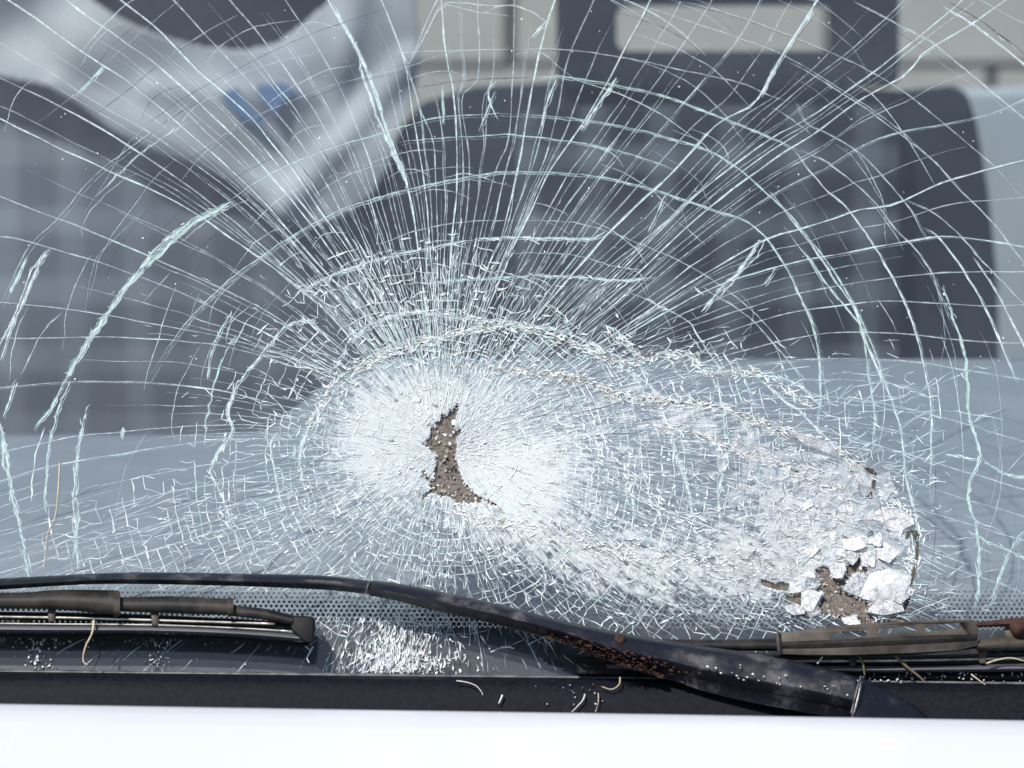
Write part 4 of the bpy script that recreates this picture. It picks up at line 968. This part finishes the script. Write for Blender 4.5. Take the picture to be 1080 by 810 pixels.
# rust eaten edge under the arm and its rivet
rv = G(654, 673, .037, False)
def rivet(name, px, py, off, r, m, parent):
    c = G(px, py, off, False); a = rgt; b = N.cross(a).normalized(); V = []; F = []; k = 12
    for rr, h in ((1, -.6), (1, 0), (.85, .35), (.5, .6)):
        for j in range(k):
            t = 2 * math.pi * j / k; q = r * rr * (1 + .08 * math.sin(3 * t)); V.append(c + a * q * math.cos(t) + b * q * math.sin(t) + N * (r * h))
    for i in range(3):
        for j in range(k): F.append((i * k + j, i * k + (j + 1) % k, (i + 1) * k + (j + 1) % k, (i + 1) * k + j))
    F.append(tuple(range(3 * k, 4 * k))); return mesh(name, V, F, m, parent, True)
rivet('rivet', 654, 674, .0335, .0036, M['rust'], wa)
V = []; F = []
for _ in range(420):
    t = random.random(); x = 575 + 125 * t; yb = float(np.interp(x, [p[0] for p in bot], [p[1] for p in bot])); hgt = 4 + 17 * math.sin(math.pi * min(1, t * 1.05)) * random.random()
    facet(V, F, x, yb - hgt * random.random() + .8, random.uniform(.25, .8), .0208 + .009 * min(1, hgt / 20) + .010 * (x - 393) / 512, .2, 2.0, .3, .003)
for _ in range(150):                                    # flatter rust blooming over the arm's face
    x = random.gauss(655, 32)
    if not 560 < x < 760: continue
    yt = float(np.interp(x, [p[0] for p in top], [p[1] for p in top])); yb = float(np.interp(x, [p[0] for p in bot], [p[1] for p in bot])); f = random.uniform(.5, 1)
    facet(V, F, x, yt + (yb - yt) * f, random.uniform(.5, 1.6), .0305 - .012 * max(0, f - .6) / .4 + .010 * (x - 393) / 512 - .0005, .15, 2.2, .3, .003)
o = mesh('rust_scale', V, F, M['rust'], wa); tag(o, kind='stuff')
V = []; F = []
for _ in range(26):
    x = random.choice([random.uniform(735, 900), random.gauss(800, 22)]); y0 = float(np.interp(x, [p[0] for p in top], [p[1] for p in top]))
    yy = y0 + random.gauss(24, 5)
    facet(V, F, x, yy, random.uniform(.3, 1.0), .0405, .2, 2.0, .25, .0012)
o = mesh('paint_chips', V, F, M['straw_pale'], wa); tag(o, kind='stuff')
# left blade
bar('yoke', [(-300, 622), (0, 625), (60, 622), (124, 622.5)], [(-300, 640), (0, 642), (60, 643), (124, 649)], .018, .012, M['yoke'], wa, 30)
bar('yoke_collar', [(120, 622), (127, 624)], [(120, 652), (126, 650)], .017, .0155, M['yoke_brown'], wa, 4)
bar('yoke', [(125, 630), (180, 629), (243, 631.5)], [(125, 645), (180, 647), (243, 649)], .018, .010, M['yoke'], wa, 24)
bar('yoke_collar', [(240, 630), (246, 631)], [(240, 651), (246, 650)], .017, .0125, M['yoke_brown'], wa, 4)
bar('yoke', [(245, 638), (280, 642), (310, 649)], [(245, 650), (280, 654), (308, 660)], .017, .008, M['yoke'], wa, 20)
plate('end_cap', [(308, 649), (330, 650), (333, 655), (331, 678), (322, 678), (306, 664)], [], lambda x, y: G(x, y, .008, False), lambda x, y: G(x, y, .024, False), M['rubber_dark'], wa, .002)
for cx_, cy_ in ((54, 648), (163, 652)):
    plate('clip', [(cx_ - 4, cy_ - 6), (cx_ + 5, cy_ - 6), (cx_ + 4, cy_ + 8), (cx_ - 3, cy_ + 8)], [], lambda x, y: G(x, y, .012, False), lambda x, y: G(x, y, .023, False), M['yoke_brown'], wa, .0008)
bar('blade_holder', [(-300, 642), (0, 645), (150, 648), (310, 656)], [(-300, 651), (0, 654), (150, 657), (312, 666)], .013, .006, M['rubber_dark'], wa, 40)
tube('rail', [(-300, 646), (0, 650.5), (90, 652), (190, 655), (290, 658)], .0009, .0208, M['steel'], wa, 40)
bar('blade_rubber', [(-300, 654), (0, 658), (150, 659.5), (250, 663), (325, 669)], [(-300, 662), (0, 667), (150, 667.5), (250, 671), (325, 677)], .012, .010, M['rubber'], wa, 40)
bar('blade_lip', [(-300, 663), (0, 668), (150, 668.5), (250, 672), (326, 678)], [(-300, 668), (0, 673), (150, 674), (250, 677), (320, 683)], .009, .004, M['rubber_dark'], wa, 40)
tube('rail', [(-300, 652), (0, 657.6), (150, 659), (250, 662.5), (310, 666)], .0006, .0218, M['steel'], wa, 40)
# right blade
wb = empty('wiper', G(1080, 670, .02, False), car); tag(wb, 'wiper blade at lower right with slotted brown bracket and rusty rivet')
fr_ = lambda o1: (lambda x, y: G(x, y, o1, False))
slot = lambda x0, x1, y: [(x0 + 1, y - .1), (x1 - 1, y - 3.2), (x1, y + 2.6), (x0 + 2, y + 6.2), (x0, y + 5)]
plate('bracket', [(822, 667), (870, 661), (930, 656.5), (985, 654), (1026, 653.5), (1031, 656), (1031, 681), (1010, 686), (960, 689), (900, 691), (850, 691), (824, 690), (820, 680)],
      [slot(877, 915, 668), slot(926, 966, 663.2), slot(975, 1013, 660)], fr_(.022), fr_(.0245), M['yoke_brown'], wb, .001)
bar('bracket_lip', [(822, 677), (870, 675), (930, 672), (985, 670), (1031, 669)], [(822, 693), (870, 694), (930, 692), (985, 689), (1031, 684)], .013, .0125, M['yoke'], wb, 24, [(0, .8), (0, .96), (.2, 1.05), (.5, .9), (1, .35), (1, 0)])
plate('bracket_edge', [(818, 668), (823, 666.5), (825, 691), (820, 692)], [], fr_(.012), fr_(.0262), M['yoke'], wb, .0006)
bar('yoke', [(690, 674), (760, 674.5), (824, 673)], [(690, 684), (760, 686), (824, 687)], .010, .009, M['yoke'], wb, 20)
bar('link', [(1029, 656), (1050, 654), (1075, 651.5), (1180, 648)], [(1029, 662), (1050, 661), (1075, 661), (1180, 660)], .013, .012, M['rust'], wb, 16)
bar('link', [(1029, 676), (1050, 672), (1075, 670.5), (1180, 670)], [(1029, 686), (1050, 686), (1075, 686), (1180, 686)], .013, .010, M['yoke_brown'], wb, 16)
plate('link_plate', [(1062, 655), (1180, 652), (1180, 680), (1062, 676), (1058, 666)], [], fr_(.012), fr_(.020), M['yoke_brown'], wb, .001)
rivet('rivet', 1074, 661, .026, .0055, M['rust'], wb)
bar('blade_holder', [(607, 690), (700, 690), (830, 691), (1010, 690), (1200, 686)], [(607, 700), (700, 701), (830, 702), (1010, 702), (1200, 698)], .004, .007, M['rubber_dark'], wb, 40)
plate('end_cap', [(606, 690), (650, 690), (660, 700), (658, 712), (608, 712)], [], fr_(.002), fr_(.010), M['rubber_dark'], wb, .002)
tube('rail', [(640, 696.5), (820, 697.5), (930, 697), (1040, 695), (1200, 691)], .0009, .0125, M['steel'], wb, 40)
bar('blade_rubber', [(640, 700), (830, 701.5), (950, 702), (1080, 699.5), (1200, 696)], [(640, 706), (830, 708.5), (950, 709), (1080, 708), (1200, 705)], .003, .010, M['rubber'], wb, 40)
bar('blade_lip', [(640, 707), (830, 709.5), (950, 710), (1080, 709), (1200, 706)], [(640, 711), (830, 716), (950, 717), (1080, 717), (1200, 714)], .001, .004, M['rubber_dark'], wb, 40)
for cx_, cy_ in ((899, 695), (1036, 692)):
    plate('clip', [(cx_ - 5, cy_ - 6), (cx_ + 5, cy_ - 6), (cx_ + 4, cy_ + 8), (cx_ - 3, cy_ + 8)], [], fr_(.004), fr_(.0145), M['yoke_brown'], wb, .0008)

# ------------------------------------------------------------------ dry stems, fibres and crumbs
def stem(pts, r, off, m, label, taper=.5, name='dry_stem'):
    o = tube(name, pts, r, off, M[m], None, 22, 5, taper=taper); tag(o, label, 'stem'); return o
stem([(99, 654), (97, 668), (91, 680), (88, 690), (88, 698), (92, 701)], .0008, .026, 'straw', 'curved straw-coloured stem hanging off the left wiper blade onto the black border')
stem([(63, 487), (61, 520), (58, 545), (50, 565), (46, 600)], .0005, .001, 'straw', 'thin reddish dry stem lying up the glass at the far left')
stem([(330, 682), (327, 688), (324, 694), (326, 699)], .0006, .006, 'straw_pale', 'tiny pale curl below the end cap of the left blade')
stem([(944, 691), (955, 702), (970, 714), (976, 720)], .0011, .016, 'straw_dark', 'dark brown twig slanting out from under the slotted bracket')
stem([(905, 691), (910, 700), (912, 712)], .0009, .016, 'straw_dark', 'short brown twig hanging beside the clip of the right blade')
stem([(862, 700), (868, 692), (873, 686)], .0007, .018, 'straw_pale', 'short pale stalk sticking up under the left end of the bracket')
stem([(1024, 711), (1032, 717), (1039, 722)], .0006, .014, 'straw', 'short straw piece tucked below the right blade rubber')
stem([(1040, 700), (1052, 696), (1066, 694), (1080, 697)], .0007, .018, 'straw', 'pale stem lying along the right blade near the rusty rivet')
stem([(481, 718), (489, 719), (497, 721), (503, 724), (508, 730), (509, 733)], .0004, .021, 'straw_pale', 'pale curled fibre on the black trim, leftmost of those on it')
stem([(617, 732), (615, 738), (610, 744), (603, 751)], .0005, .021, 'straw_pale', 'bright zigzag fibre on the black trim below the rusty arm')
stem([(631, 731), (631, 740), (628, 751)], .0004, .021, 'straw', 'thin upright hair on the black trim right of the zigzag fibre')
stem([(530, 733), (528, 738), (526, 742)], .0007, .021, 'straw_pale', 'small white fleck like a seed on the black trim')
stem([(654, 714), (653, 722), (645, 727), (634, 724)], .0005, .021, 'straw', 'thin yellow stalk hooked over the trim edge under the arm')
stem([(-10, 651), (10, 655), (20, 657)], .0006, .016, 'straw', 'short stalk on the left blade at the edge of the picture')
stem([(22, 654), (29, 655), (33, 654)], .0014, .015, 'straw_dark', 'small brown leaf scrap on the left wiper blade')
stem([(528, 683), (536, 682.5), (542, 684)], .0007, .0, 'straw_pale', 'short pale straw lying on the black border below the arm')
stem([(330, 612), (345, 608), (358, 604), (362, 596)], .0006, .012, 'straw_pale', 'fine pale thread over the arm rod near its bend')
V = []; F = []; mi = []
def crumbs(n, fx, fy_, smin, smax, off):
    for _ in range(n):
        nf = facet(V, F, fx(), fy_(), random.uniform(smin, smax), off, .8, 1.4, random.uniform(0, 3), .0012); mi.extend([random.choice([0, 0, 1, 2])] * nf)
crumbs(80, lambda: random.uniform(840, 1080), lambda: random.uniform(709, 719), .4, 1.7, .006)
crumbs(60, lambda: random.gauss(45, 12), lambda: random.uniform(668, 708), .4, 1.8, .002)
crumbs(50, lambda: random.gauss(168, 7), lambda: random.uniform(668, 708), .3, 1.3, .002)
crumbs(130, lambda: random.gauss(425, 34), lambda: 711 - abs(random.gauss(0, 12)), .4, 2.3, .0012)
crumbs(70, lambda: random.uniform(20, 700), lambda: random.uniform(668, 710), .25, .8, .001)
crumbs(16, lambda: random.uniform(560, 640), lambda: random.uniform(720, 748), .4, 1.1, .0195)
crumbs(120, lambda: random.uniform(0, 330), lambda: random.uniform(667, 680), .25, .9, .006)
crumbs(230, lambda: random.uniform(0, 1080), lambda: random.uniform(0, 420), .3, .95, .0006)
o = mesh('glass_crumbs', V, F, [M['shard'], M['flake'], M['straw_pale']], None); o.data.polygons.foreach_set('material_index', mi)
tag(o, 'scattered crumbs of broken glass and dust on the glass, border and trim', 'debris', None, 'stuff')
